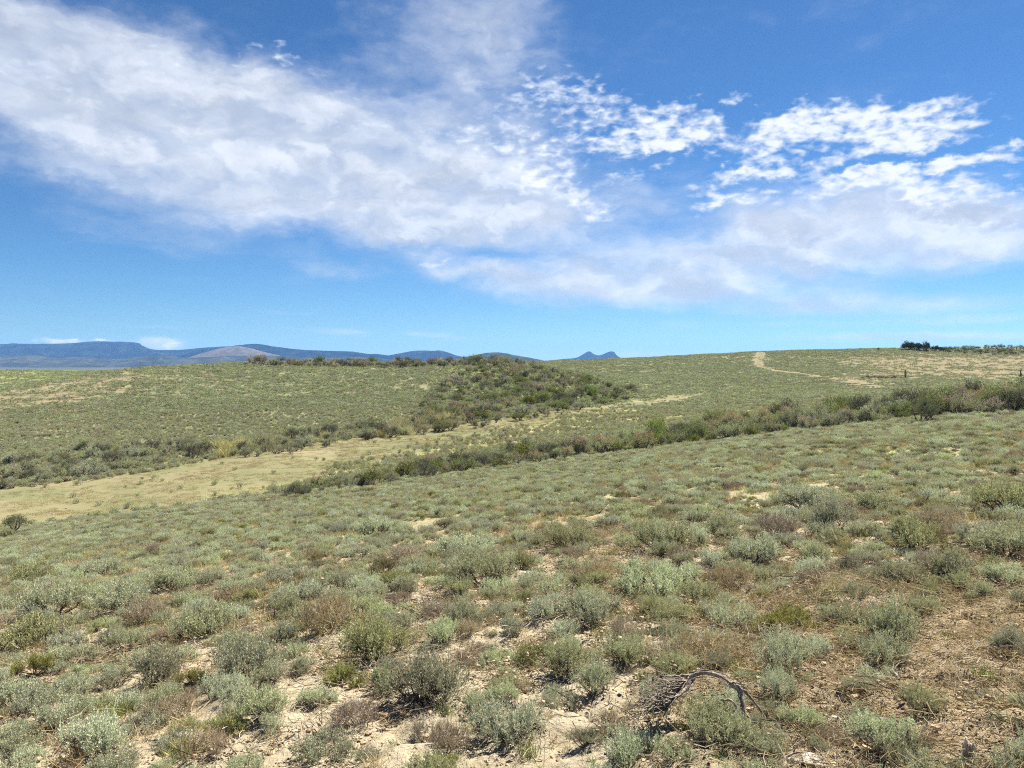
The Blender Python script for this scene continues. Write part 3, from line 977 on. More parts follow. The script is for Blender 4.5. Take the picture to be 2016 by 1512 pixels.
def make_tuft(seed, leafmat, n=46, h=.16, spread=.05, lean=.35, wid=.0035):
    r = np.random.default_rng(seed)
    b = Buf()
    a = r.normal(size=(n, 3)) * [spread, spread, 0]
    dr = unit(np.stack([r.normal(size=n) * lean, r.normal(size=n) * lean, np.ones(n)], 1))
    L = h * r.uniform(.5, 1.15, (n, 1))
    side = unit(np.cross(dr, r.normal(size=(n, 3)))) * wid
    bend = np.stack([r.normal(size=n), r.normal(size=n), np.zeros(n)], 1) * L * .16
    m = a + dr * L * .55 + bend * .3; e = a + dr * L + bend - np.array([0, 0, 1]) * L * .06
    V = np.stack([a - side, a + side, m + side * .8, m - side * .8, e], 1).reshape(-1, 3)
    i = np.arange(n)[:, None] * 5
    b.add(V, [i + np.array([[0, 1, 2, 3]]), i + np.array([[3, 2, 4]])], 0, np.repeat(r.uniform(0, 1, n), 5))
    return b


def make_litter(seed, leafmat, n=34, size=.30, L=(.04, .16), rad=.0022):
    r = np.random.default_rng(seed)
    b = Buf()
    c = np.concatenate([r.uniform(-size, size, (n, 2)), r.uniform(.002, .025, (n, 1))], 1)
    an = r.uniform(0, 2 * math.pi, n)
    dv = np.stack([np.cos(an), np.sin(an), r.normal(size=n) * .18], 1) * r.uniform(L[0], L[1], (n, 1))
    k = r.normal(size=(n, 3)) * .15 * np.linalg.norm(dv, axis=1, keepdims=True)
    t = r.uniform(0, 1, n)
    tubes(b, c - dv / 2, c + k * .5, rad * r.uniform(.5, 1.6, n), rad, 0, t)
    tubes(b, c + k * .5, c + dv / 2, rad, rad * .4, 0, t)
    return bpy.data.objects.new('dry_litter', b.mesh('dry_litter', [leafmat]))


def rock_buf(r, size=(1, 1, .6), jag=.18, sub=2):
    import bmesh
    bm = bmesh.new()
    bmesh.ops.create_icosphere(bm, subdivisions=sub, radius=1)
    V = np.array([v.co[:] for v in bm.verts]); F = np.array([[v.index for v in f.verts] for f in bm.faces])
    bm.free()
    pl = unit(r.normal(size=(9, 3)))
    for p in pl:                       # cut facets
        dd = V @ p; lim = r.uniform(.55, .85)
        V = V - np.maximum(dd - lim, 0)[:, None] * p * .85
    V = V * (1 + r.normal(size=(len(V), 1)) * jag * .2)
    b = Buf(); b.add(V * np.array(size), F, 0, .5)
    return b


def make_clods(seed, n=26, size=.22, rad=(.004, .016), mat=None):
    r = np.random.default_rng(seed)
    b = Buf()
    for i in range(n):
        q = r.uniform(*rad) * (1 if r.random() < .85 else 1.7)
        k = rock_buf(r, (q, q * r.uniform(.6, 1), q * r.uniform(.45, .8)), sub=1)
        k.V[0] = k.V[0] + np.r_[r.uniform(-size, size, 2), q * .25]
        b.merge(k)
    return bpy.data.objects.new('soil_clods', b.mesh('soil_clods', [mat or M_CLOD]))


# ------------------------------------------------------------------ scattering
def scatter(name, protos, pts, rot, scl, idx, **props):
    """one object of uncountable stuff: points carrying a prototype number each"""
    me = bpy.data.meshes.new(name)
    n = len(pts)
    me.vertices.add(n)
    me.vertices.foreach_set('co', np.asarray(pts, np.float32).ravel())
    a = me.attributes.new('spin', 'FLOAT_VECTOR', 'POINT'); a.data.foreach_set('vector', np.asarray(rot, np.float32).ravel())
    a = me.attributes.new('size', 'FLOAT', 'POINT'); a.data.foreach_set('value', np.asarray(scl, np.float32))
    a = me.attributes.new('which', 'INT', 'POINT'); a.data.foreach_set('value', np.asarray(idx, np.int32))
    o = link(name, me, kind='stuff', **props)
    ng = bpy.data.node_groups.new(name + '_nodes', 'GeometryNodeTree')
    ng.interface.new_socket('Geometry', in_out='INPUT', socket_type='NodeSocketGeometry')
    ng.interface.new_socket('Geometry', in_out='OUTPUT', socket_type='NodeSocketGeometry')
    N, L = ng.nodes, ng.links
    gi = N.new('NodeGroupInput'); go = N.new('NodeGroupOutput'); jn = N.new('GeometryNodeJoinGeometry')

    def named(nm, typ):
        q = N.new('GeometryNodeInputNamedAttribute'); q.data_type = typ; q.inputs[0].default_value = nm
        return [s for s in q.outputs if s.enabled][0]
    sp = named('spin', 'FLOAT_VECTOR'); sz = named('size', 'FLOAT'); wh = named('which', 'INT')
    er = N.new('FunctionNodeEulerToRotation'); L.new(sp, er.inputs[0])
    for k, p in enumerate(protos):
        cmp = N.new('FunctionNodeCompare'); cmp.data_type = 'INT'; cmp.operation = 'EQUAL'
        ia = [s for s in cmp.inputs if s.enabled]
        L.new(wh, ia[0]); ia[1].default_value = k
        oi = N.new('GeometryNodeObjectInfo'); oi.transform_space = 'ORIGINAL'
        oi.inputs['Object'].default_value = p; oi.inputs['As Instance'].default_value = True
        io = N.new('GeometryNodeInstanceOnPoints')
        L.new(gi.outputs[0], io.inputs['Points']); L.new(cmp.outputs[0], io.inputs['Selection'])
        L.new(oi.outputs['Geometry'], io.inputs['Instance'])
        L.new(er.outputs[0], io.inputs['Rotation']); L.new(sz, io.inputs['Scale'])
        L.new(io.outputs[0], jn.inputs[0])
    L.new(jn.outputs[0], go.inputs[0])
    md = o.modifiers.new('scatter', 'NODES'); md.node_group = ng
    return o


def half_angle(r1):
    """how far to the sides the plants go on: much wider than the view close by"""
    return 82 if r1 <= 20 else 62 if r1 <= 60 else 50


def sample(n, r0, r1, p0=None, p1=None):
    """n points evenly spread over the ground in a sector"""
    if p0 is None:
        p1 = half_angle(r1); p0 = -p1
    ph = np.radians(rng.uniform(p0, p1, n)); r = np.sqrt(rng.uniform(r0 * r0, r1 * r1, n))
    return r * np.sin(ph), r * np.cos(ph)


def area(r0, r1, p0=None, p1=None):
    if p0 is None:
        p1 = half_angle(r1); p0 = -p1
    return .5 * (r1 * r1 - r0 * r0) * RAD(p1 - p0)


def seen(x, y, h=1.0):
    """drop what lies deep behind the brow of a hill"""
    r = np.hypot(x, y); out = np.ones(len(x), bool)
    z = H(x, y, False) + h
    mx = np.full(len(x), -9.0)
    for f in np.geomspace(.05, .97, 26):
        q = H(x * f, y * f, False) - EYE
        mx = np.maximum(mx, q / (r * f))
    return (z - EYE) / r > mx - .004


def slope_rot(x, y, spin, amount=1.0):
    e = .6
    gx = (H(x + e, y, False) - H(x - e, y, False)) / (2 * e); gy = (H(x, y + e, False) - H(x, y - e, False)) / (2 * e)
    # Euler XYZ with z-spin last: tilt given in the spun frame
    return np.stack([np.arctan(gy) * amount, -np.arctan(gx) * amount, np.zeros_like(spin)], 1), spin


def rots(n, tilt=.1):
    return np.stack([rng.normal(size=n) * tilt, rng.normal(size=n) * tilt, rng.uniform(0, 2 * math.pi, n)], 1)


# ---- foreground sagebrush: the clearly placed ones (u, base v, width px, kind), then the rest at random
HERO = [
    (40, 1392, 115, 'silver'), (150, 1378, 100, 'green'), (125, 1442, 115, 'silver'), (300, 1350, 115, 'green'), (490, 1338, 150, 'silver'),
    (520, 1428, 120, 'silver'), (440, 1385, 90, 'silver'), (345, 1425, 115, 'dead'), (238, 1208, 120, 'silver'), (110, 1216, 110, 'silver'), (70, 1282, 150, 'green'), (650, 1252, 130, 'dead'),
    (400, 1262, 120, 'silver'), (150, 1306, 90, 'silver'), (185, 1500, 140, 'silver'), (285, 1228, 90, 'dead'), (560, 1225, 90, 'green'),
    (755, 1302, 150, 'green'), (690, 1352, 100, 'olive'), (820, 1402, 175, 'green'), (1000, 1462, 165, 'silver'), (1125, 1345, 130, 'green'), (985, 1312, 80, 'silver'),
    (925, 1242, 95, 'green'), (865, 1216, 75, 'dead'), (1085, 1226, 110, 'silver'), (1170, 1232, 130, 'silver'), (1235, 1262, 85, 'dead'),
    (1290, 1172, 150, 'silver'), (950, 1155, 125, 'silver'), (1310, 1088, 130, 'silver'), (915, 1095, 120, 'silver'), (1110, 1086, 110, 'green'),
    (740, 1056, 75, 'silver'), (1060, 1310, 90, 'olive'), (1310, 1310, 110, 'dead'),
    (1540, 1330, 135, 'spiky'), (1390, 1312, 140, 'dead'), (1670, 1242, 110, 'green'), (1545, 1250, 125, 'olive'), (1770, 1276, 140, 'green'), (1490, 1112, 110, 'silver'),
    (1800, 1084, 130, 'green'), (1985, 1112, 130, 'green'), (1415, 1478, 150, 'silver'), (1535, 1388, 85, 'spiky'), (1740, 1478, 130, 'silver'),
    (1880, 1155, 120, 'green'), (1760, 1165, 110, 'green'), (1985, 1012, 130, 'green'), (1580, 1008, 110, 'silver'), (1440, 1160, 100, 'dead'), (1640, 1050, 100, 'spiky'), (1725, 1010, 90, 'green'), (1850, 1040, 100, 'dead'),
    (1240, 1500, 120, 'silver'), (1500, 1490, 110, 'green'), (880, 1490, 100, 'dead'), (640, 1500, 130, 'silver'), (700, 1440, 100, 'dead'), (760, 1370, 90, 'green'), (30, 1500, 120, 'green'),
    (1200, 1450, 90, 'dead'), (580, 1290, 70, 'silver'), (1450, 1240, 110, 'silver'), (1380, 1185, 90, 'green'), (1600, 1130, 90, 'silver'), (1930, 1075, 100, 'silver'), (1330, 1240, 90, 'green'),
    (1430, 1060, 90, 'green'), (1530, 1060, 90, 'dead'), (460, 1190, 90, 'dead'), (350, 1165, 90, 'silver'), (560, 1150, 90, 'silver'), (680, 1160, 80, 'green'), (800, 1110, 80, 'dead'), (60, 1150, 90, 'green'), (200, 1140, 80, 'silver'),
    (1640, 1460, 80, 'dead'), (1180, 1150, 90, 'dead'), (1020, 1130, 70, 'green'), (1760, 1500, 120, 'green'), (2000, 1300, 90, 'spiky')]
BARE = [(900, 1310, 120, 45), (890, 1390, 60, 60), (1130, 1410, 130, 50), (640, 1390, 90, 50), (230, 1420, 80, 40), (600, 1330, 60, 50), (1060, 1110, 50, 40), (1800, 1380, 170, 90), (1950, 1260, 130, 90), (1620, 1330, 60, 50), (1030, 1250, 50, 30), (560, 1470, 90, 40), (760, 1470, 100, 40), (60, 1260, 60, 25), (330, 1290, 70, 30), (1230, 1390, 90, 50), (840, 1175, 50, 30), (1100, 1480, 80, 30), (1330, 1255, 60, 25), (200, 1345, 50, 30)]

plants = []       # x, y, width, kind
for (u, v, wpx, kd) in HERO:
    p = hit(u, v)
    depth = p[1] * math.cos(PITCH) - (p[2] - EYE) * math.sin(PITCH)
    wm = wpx * depth / FPX * .82
    q = p[:2] * (1 + .30 * wm / np.hypot(p[0], p[1]))          # the base pixel is the near edge of the bush
    plants.append((q[0], q[1], wm, kd))
n_hero = len(plants)


def bare_weight(x, y):
    z = H(x, y, False)
    u, v, _ = project(np.stack([x, y, z], 1))
    w = np.zeros(len(x))
    for (bu, bv, ru, rv) in BARE:
        w = np.maximum(w, np.exp(-.7 * (((u - bu) / ru) ** 2 + ((v - bv) / rv) ** 2) ** 2))
    return w


def fill_sage():
    out = list(plants)
    grid = {}

    def key(x, y):
        return (int(math.floor(x / .8)), int(math.floor(y / .8)))
    for q in out:
        grid.setdefault(key(q[0], q[1]), []).append(q)
    for (r0, r1, dens, wlo, whi, gap) in ((1.6, 8, 30, .08, .30, .45), (8, 18, 26, .12, .38, .46), (18, 34, 18, .15, .42, .46), (34, 60, 14, .18, .46, .42)):
        n = int(area(r0, r1) * dens)
        x, y = sample(n, r0, r1)
        bw = bare_weight(x, y)
        cl = fbm(x / 1.6 + 3, y / 1.6, 3)
        k = kcoord(x, y)
        kn = rng.random(n)
        for i in range(n):
            if k[i] > 2.15 or bw[i] * .75 > rng.random() or (r1 < 9 and cl[i] < .30) or (r1 == 18 and cl[i] < .30):
                continue
            w = rng.uniform(wlo, whi)
            kx, ky = key(x[i], y[i]); ok = True
            for a in (-1, 0, 1):
                for b in (-1, 0, 1):
                    for q in grid.get((kx + a, ky + b), ()):
                        if (q[0] - x[i]) ** 2 + (q[1] - y[i]) ** 2 < ((q[2] + w) * gap) ** 2:
                            ok = False
            if not ok:
                continue
            r = math.hypot(x[i], y[i])
            t = kn[i]
            far = min(1, r / 25)
            if t < .54 + .24 * far: kd = 'silver'
            elif t < .78 + .10 * far: kd = 'green'
            elif t < .88 + .05 * far: kd = 'dead'
            elif t < .95: kd = 'spiky'
            else: kd = 'olive'
            q = (x[i], y[i], w, kd)
            out.append(q); grid.setdefault((kx, ky), []).append(q)
    return out


plants = fill_sage()
PX = np.array([p[0] for p in plants]); PY = np.array([p[1] for p in plants]); PW = np.array([p[2] for p in plants])
PZ = H(PX, PY)
PU, PV, PD = project(np.stack([PX, PY, PZ], 1))
inframe = (PU > -30) & (PU < 2046) & (PV < 1560)
score = np.where(inframe, PW / PD, 0)
score[:n_hero] += 1
order = np.argsort(-score)
solo = order[:300]
solo_set = set(solo.tolist())
by_kind = {kd: [i for i, e in enumerate(SAGE) if e['kind'] == kd] for kd, _ in KINDS_S}
P_VAR = np.array([random.choice(by_kind[p[3]]) for p in plants])

KIND_WORDS = {'silver': 'silvery sagebrush', 'green': 'grey-green sagebrush', 'dead': 'half-dead twiggy sagebrush', 'spiky': 'spiky-topped sagebrush', 'olive': 'olive-coloured sagebrush'}
ORD = ['nearest', 'second nearest', 'third nearest', 'fourth nearest', 'fifth nearest', 'sixth nearest', 'seventh nearest', 'eighth nearest', 'ninth nearest', 'tenth nearest', 'eleventh nearest', 'twelfth nearest']
ORDN = ['first', 'second', 'third', 'fourth', 'fifth', 'sixth', 'seventh', 'eighth', 'ninth', 'tenth', 'eleventh', 'twelfth', 'thirteenth', 'fourteenth', 'fifteenth', 'sixteenth', 'seventeenth', 'eighteenth', 'nineteenth', 'twentieth', 'twenty-first', 'twenty-second', 'twenty-third', 'twenty-fourth', 'twenty-fifth']


def nth(k, n):
    """k of n in a row, counted from whichever end is nearer"""
    if k <= (n - 1) / 2 or n == 1:
        return f'{ORDN[min(k, 24)]} from the left' if k else 'leftmost'
    return f'{ORDN[min(n - 1 - k, 24)]} from the right' if n - 1 - k else 'rightmost'


def nth_of(k, n, what, where):
    q = nth(k, n)
    a, _, c = q.partition(' ')
    return f'{a} {what} ' + (f'{c} ' if c else '') + where if n > 1 else f'only {what} {where}'


MARKS = [('the arched dead branch', hit(1420, 1410)), ('the pale rock', hit(1745, 1445)), ('the splintered stump', hit(1908, 1500)), ('the bright green grass tuft', hit(1020, 1190)), ('the rusty soil hollow', hit(1935, 1230))]


def sage_labels():
    lab = {}
    groups = {}
    rows = {}
    edges = [1400, 1290, 1200, 1140, 1100, 1065, 1030]
    for i in solo:
        i = int(i); kd = plants[i][3]
        best = None
        for nm, p in MARKS:
            dd = math.hypot(PX[i] - p[0], PY[i] - p[1])
            if dd < 1.5 and (best is None or dd < best[1]):
                best = (nm, dd, p)
        if best:
            dx = PX[i] - best[2][0]; dy = PY[i] - best[2][1]
            side = ('to the right of' if dx > 0 else 'to the left of') if abs(dx) > abs(dy) else ('behind' if dy > 0 else 'in front of')
            groups.setdefault((kd, best[0], side), []).append((best[1], i))
        else:
            row = sum(PV[i] < e for e in edges)
            rows.setdefault((kd, row), []).append((PU[i], i))
    for (kd, nm, side), lst in groups.items():
        for k, (_, i) in enumerate(sorted(lst)):
            lab[i] = (f'{ORD[k]} ' if len(lst) > 1 and k < 12 else 'only ' if len(lst) == 1 else 'farther ') + f'{KIND_WORDS[kd]} {side} {nm}'
    rn = ['along the bottom edge', 'just above the bottom row', 'low on the near slope', 'below the middle of the near slope', 'at mid-height of the near slope', 'above the middle of the near slope', 'high on the near slope', 'near the brow of the near slope']
    for (kd, row), lst in rows.items():
        for k, (_, i) in enumerate(sorted(lst)):
            lab[i] = nth_of(k, len(lst), KIND_WORDS[kd], rn[row])
    return lab


LABS = sage_labels()


def place_sage(i):
    e = SAGE[P_VAR[i]]
    s = PW[i] / e['w'] * 1.06
    t = link('sagebrush', None, loc=(PX[i], PY[i], PZ[i] - .01), rot=(0, 0, random.uniform(0, 6.28)), scl=(s, s, s * random.uniform(.95, 1.3)),
             label=LABS[i], category='sagebrush', group='low sagebrush on the near slope')
    t.empty_display_size = .1
    link('foliage', e['foliage'], t, kind='stuff')
    link('stems', e['stems'], t, kind='stuff')
    if e['stalks'] is not None:
        link('flower_stalks', e['stalks'], t, kind='stuff')


for i in solo:
    place_sage(int(i))

rest = np.array([i for i in range(len(plants)) if i not in solo_set])
spin = rots(len(rest), .08)
scatter('sagebrush_scrub', [e['obj'] for e in SAGE], np.stack([PX[rest], PY[rest], PZ[rest] - .01], 1), spin, PW[rest] / .55 * 1.06, P_VAR[rest])

# ---- grass, litter and clods of the near slope
T_GREEN = [bpy.data.objects.new('grass_tuft', make_tuft(500 + i, LEAF['grass'], 44, .11, .045, .4, .002).mesh('grass_tuft', [LEAF['grass']])) for i in range(3)]
T_OLIVE = [bpy.data.objects.new('grass_tuft', make_tuft(510 + i, LEAF['olive'], 56, .12, .06, .5, .0024).mesh('grass_tuft', [LEAF['olive']])) for i in range(3)]
T_STRAW = [bpy.data.objects.new('grass_tuft', make_tuft(520 + i, LEAF['straw'], 50, .15, .07, .8, .0024).mesh('grass_tuft', [LEAF['straw']])) for i in range(3)]
T_RUST = [bpy.data.objects.new('grass_tuft', make_tuft(530 + i, LEAF['rust'], 60, .07, .06, .9).mesh('grass_tuft', [LEAF['rust']])) for i in range(2)]
TUFTS = T_GREEN + T_OLIVE + T_STRAW + T_RUST


def near_grass():
    X, Y, S, I = [], [], [], []
    for (r0, r1, dens, sc) in ((1.6, 9, 42, .75), (9, 20, 36, .85), (20, 36, 28, 1.1), (36, 58, 12, 1.3)):
        n = int(area(r0, r1) * dens)
        x, y = sample(n, r0, r1)
        k = kcoord(x, y); bw = bare_weight(x, y)
        a = fbm(x / 1.1, y / 1.1 + 8, 3); c = fbm(x / 2.3 + 50, y / 2.3, 3)
        keep = (k < 2.2) & (rng.random(n) > bw * .7) & (rng.random(n) < sstep(a, .30, .58))
        x, y, a, c = x[keep], y[keep], a[keep], c[keep]
        t = rng.random(len(x)) + (c - .5) * 1.5
        u, v, _ = project(np.stack([x, y, H(x, y, False)], 1))
        dry = sstep(u + (1500 - v) * .2, 1500, 1800) * sstep(v, 1150, 1300)
        idx = np.where(t < .12, 0, np.where(t < .50, 3, np.where(t < 1.1, 6, 9))) 
        idx = np.where(rng.random(len(x)) < dry * .8, np.where(rng.random(len(x)) < .6, 6, 9), idx)
        idx = idx + rng.integers(0, 2, len(x))
        X.append(x); Y.append(y); S.append(rng.uniform(.5, 1.35, len(x)) * sc); I.append(idx)
    x = np.concatenate(X); y = np.concatenate(Y)
    near = np.clip(np.hypot(x, y) / 6, .45, 1)
    scatter('grass', TUFTS, np.stack([x, y, H(x, y)], 1), rots(len(x), .15), np.concatenate(S) * near, np.concatenate(I))


near_grass()
L_TWIG = [make_litter(540 + i, M_STEM if i < 3 else M_TWIG) for i in range(4)]
L_STRAW = [make_litter(550 + i, LEAF['straw'], 40, .28, (.05, .2), .0013) for i in range(3)] + [make_litter(560, LEAF['rust'], 50, .25, (.03, .12), .0014)]
CLODS = [make_clods(570 + i) for i in range(5)]


def near_litter():
    n = int(area(1.6, 13) * 26)
    x, y = sample(n, 1.6, 13)
    a = fbm(x / .9 + 20, y / .9, 3)
    kp = rng.random(n) < sstep(a, .30, .6)
    x, y = x[kp], y[kp]
    n2_ = 650
    x2, y2 = sample(n2_, 2.2, 7.0, 14, 40)
    x = np.concatenate([x, x2]); y = np.concatenate([y, y2])
    scatter('twig_litter', L_TWIG + L_STRAW, np.stack([x, y, H(x, y) + .004], 1), rots(len(x), .12), rng.uniform(.6, 1.3, len(x)), np.concatenate([rng.integers(0, 8, len(x) - n2_), rng.integers(4, 8, n2_)]))
    n = int(area(1.6, 11) * 34)
    x, y = sample(n, 1.6, 11)
    u, v, _ = project(np.stack([x, y, H(x, y, False)], 1))
    a = fbm(x / 1.3 + 70, y / 1.3, 3) + .25 * sstep(u, 1650, 1800) * sstep(v, 1200, 1300)
    kp = rng.random(n) < sstep(a, .32, .62)
    x, y = x[kp], y[kp]
    scatter('soil_crumbs', CLODS, np.stack([x, y, H(x, y)], 1), rots(len(x), .1), rng.uniform(.5, 1.25, len(x)), rng.integers(0, 5, len(x)))


near_litter()

# ---- slopes beyond: low bushes one by one near the valley, patches of them farther off
MID = [make_midbush(600 + i, LEAF['hill']) for i in range(3)] + [make_midbush(610 + i, LEAF['green']) for i in range(3)] + [make_midbush(620, LEAF['dead']), make_midbush(621, LEAF['silver'])]
CLUMP = [make_clump(640 + i, LEAF['hill']) for i in range(4)] + [make_clump(650 + i, LEAF['green']) for i in range(2)] + [make_clump(655, LEAF['dead'])]
GCLUMP = [make_clump(660 + i, LEAF['lime'], 2.0, 7) for i in range(2)]
MEADOWG = [bpy.data.objects.new('grass_tuft', make_tuft(670 + i, LEAF[m], 60, .10, .22, .5, .006).mesh('meadow_grass', [LEAF[m]])) for i, m in enumerate(('straw', 'straw', 'ryegrass', 'olive'))]


def track_dist(x, y):
    d = np.full(len(x), 1e9)
    for c in TRACK_XY[::4]:
        d = np.minimum(d, np.hypot(x - c[0], y - c[1]))
    return d


def slopes():
    n = int(area(42, 175) * 3.0)
    x, y = sample(n, 42, 175)
    k = kcoord(x, y); u = 1008 + FPX * x / y
    a = fbm(x / 5 + 8, y / 5, 4)
    nearflat = sstep(k, 1.9, 2.2) * (1 - sstep(k + (a - .5) * 1.0 - .45 * sstep(u, 780, 1180), 2.6, 3.4))
    nearflat = nearflat * (1 - (1 - sstep(u, 330, 600)) * sstep(k, 2.2, 2.6))
    nearflat = np.maximum(nearflat, sstep(k, 1.9, 2.2) * (1 - sstep(k, 4.0, 4.4)) * sstep(u, 1340, 1450))
    pm = .013 * (k > 2.2)
    p = np.where(k < 4.02, np.maximum(nearflat * sstep(a, .22, .5), pm) * .8, 0) + (k > 4.0) * sstep(a, .08, .36) * .97
    kp = (rng.random(n) < p) & seen(x, y)
    x, y = x[kp], y[kp]
    scatter('low_sage_scrub', MID, np.stack([x, y, H(x, y)], 1), rots(len(x), .1), rng.uniform(.7, 1.5, len(x)), rng.choice(8, len(x), p=[.18, .18, .18, .12, .12, .12, .06, .04]))
    n = int(area(150, 470) * .60)
    x, y = sample(n, 150, 470)
    k = kcoord(x, y); u = 1008 + FPX * x / y
    a = fbm(x / 14 + 3, y / 14, 4)
    tan_ = sstep(k, 4.6, 5.4) * (1 - sstep(k, 6.1, 6.5)) * (1 - sstep(u + (a - .5) * 400, 150, 420))
    red = sstep(u + (a - .5) * 300, 1560, 1760) * sstep(k, 4.0, 4.8) * (1 - sstep(k, 6.8, 7.6))
    mead = np.exp(-((u - 1330) / 75) ** 2) * sstep(k, 3.55, 3.8) * (1 - sstep(k, 4.2, 4.4)) + (k > 2.9 + .6 * (u > 1100)) * (k < 4.02) * (u < 1300)
    farg = sstep(k, 6.3, 6.8) * (1 - sstep(u, 180, 420))
    p = (.62 + .34 * sstep(a, .36, .58)) * (1 - .55 * tan_) * (1 - .8 * red) * (1 - .95 * np.clip(mead, 0, 1)) * (1 - .5 * farg)
    kp = (rng.random(n) < p) & (track_dist(x, y) > 3.4) & seen(x, y)
    x, y = x[kp], y[kp]; u = u[kp]; k = k[kp]
    idx = rng.choice(7, len(x), p=[.2, .2, .18, .17, .1, .1, .05])
    fl = sstep(u, 840, 960) * (1 - sstep(u, 1180, 1290)) * (k < 6.2) * (k > 4.0)
    idx = np.where(rng.random(len(x)) < fl * .38, 7 + rng.integers(0, 2, len(x)), idx)
    scatter('hillside_scrub', CLUMP + GCLUMP, np.stack([x, y, H(x, y)], 1), rots(len(x), .04), rng.uniform(.7, 1.2, len(x)), idx)
    n = int(area(44, 150) * 4.5)
    x, y = sample(n, 44, 150)
    k = kcoord(x, y)
    kp = (k > 1.9) & (k < 4.3) & seen(x, y) & (rng.random(n) < sstep(fbm(x / 3, y / 3, 3), .3, .6))
    x, y = x[kp], y[kp]
    scatter('meadow_grass', MEADOWG, np.stack([x, y, H(x, y)], 1), rots(len(x), .05), rng.uniform(.6, 1.3, len(x)), rng.integers(0, 4, len(x)))


slopes()

# ---- tall shrubs: one object each
def inpoly(u, v, poly):
    c = False; j = len(poly) - 1
    for i in range(len(poly)):
        if ((poly[i][1] > v) != (poly[j][1] > v)) and (u < (poly[j][0] - poly[i][0]) * (v - poly[i][1]) / (poly[j][1] - poly[i][1]) + poly[i][0]):
            c = not c
        j = i
    return c


def spread(poly, n, gap):
    us = [p[0] for p in poly]; vs = [p[1] for p in poly]
    out = []; tries = 0
    while len(out) < n and tries < 9000:
        tries += 1
        u = random.uniform(min(us), max(us)); v = random.uniform(min(vs), max(vs))
        if inpoly(u, v, poly) and all(((u - a) / gap) ** 2 + ((v - b) / (gap * .35)) ** 2 > 1 for a, b in out):
            out.append((u, v))
    return out


REG = [
    # name, phrase, polygon of bases, count, gap, height px (left, right), kinds
    ('bank', 'on the far meadow bank', [(0, 968), (0, 915), (150, 890), (300, 878), (425, 872), (425, 908), (280, 922), (150, 945)], 36, 28, (34, 32), 'grey grey silver silver dark grey'),
    ('edge', 'along the foot of the far hill', [(430, 905), (470, 880), (700, 838), (740, 845), (720, 866), (560, 895)], 22, 24, (30, 28), 'grey silver dark grey grey'),
    ('foot', 'at the foot of the brushy flank', [(700, 868), (860, 822), (1000, 800), (1200, 775), (1275, 782), (1110, 815), (930, 845), (800, 862)], 40, 24, (30, 20), 'grey dark grey tan grey lime'),
    ('flank', 'on the brushy flank of the far hill', [(790, 842), (850, 775), (890, 745), (955, 716), (1010, 714), (1180, 752), (1262, 774), (1100, 790), (970, 802), (860, 828)], 62, 18, (20, 20), 'grey tan dark grey tan lime grey'),
    ('brow', 'on the skyline of the far hill', [(545, 722), (560, 716), (1000, 714), (1010, 722), (700, 724)], 40, 15, (15, 20), 'grey tan dark lime tan'),
    ('row', 'in the brush row below the near slope', [(530, 980), (660, 955), (1000, 895), (1140, 886), (1120, 905), (1000, 918), (800, 948), (600, 978)], 44, 20, (32, 44), 'grey dark silver grey lime dark tan'),
    ('gully', 'in the gully below the near slope', [(1125, 898), (1180, 876), (1400, 842), (1650, 812), (1850, 796), (2016, 785), (2016, 812), (1750, 832), (1500, 858), (1250, 890)], 74, 30, (38, 58), 'grey dark tan lime grey tan dark grey lime silver'),
]
TALLS = []
for (rn, phrase, poly, n, gap, (h0, h1), kinds) in REG:
    us = [p[0] for p in poly]
    ks = kinds.split()
    for (u, v) in spread(poly, n, gap):
        t = (u - min(us)) / (max(us) - min(us))
        TALLS.append((rn, phrase, u, v, (h0 + (h1 - h0) * t) * random.uniform(.6, 1.12), random.choice(ks)))
# shrubs that stand out in the photograph
for (u, v, hp, kd, ph) in [(500, 717, 22, 'tan', 'brow'), (520, 718, 26, 'tan', 'brow'), (537, 721, 22, 'grey', 'brow'), (552, 714, 16, 'dark', 'brow'), (885, 760, 22, 'tan', 'flank'), (897, 757, 26, 'tan', 'flank'),
                           (742, 858, 44, 'dark', 'edge'), (1990, 812, 62, 'dark', 'gully'), (1950, 808, 56, 'tan', 'gully'), (1820, 830, 58, 'dark', 'gully'), (1845, 800, 44, 'lime', 'gully'), (1905, 806, 48, 'tan', 'gully'), (1270, 888, 48, 'tan', 'gully'), (1190, 892, 46, 'tan', 'gully'), (2010, 806, 66, 'tan', 'gully'), (1760, 822, 50, 'grey', 'gully')]:
    TALLS.append((ph, [r for r in REG if r[0] == ph][0][1], u, v, hp, kd))
TALLS = TALLS[-16:] + TALLS[:-16]
TALLS = TALLS[:330]
W_TALL = {'grey': 'grey-green tall sagebrush', 'dark': 'dark tall sagebrush', 'tan': 'tan-topped tall sagebrush', 'lime': 'yellow-green leafy shrub', 'silver': 'pale green tall sagebrush'}
cnt = {}
for s in sorted(TALLS, key=lambda q: q[2]):
    cnt.setdefault((s[0], s[5]), []).append(s)
n_in = {k: len(v) for k, v in cnt.items()}
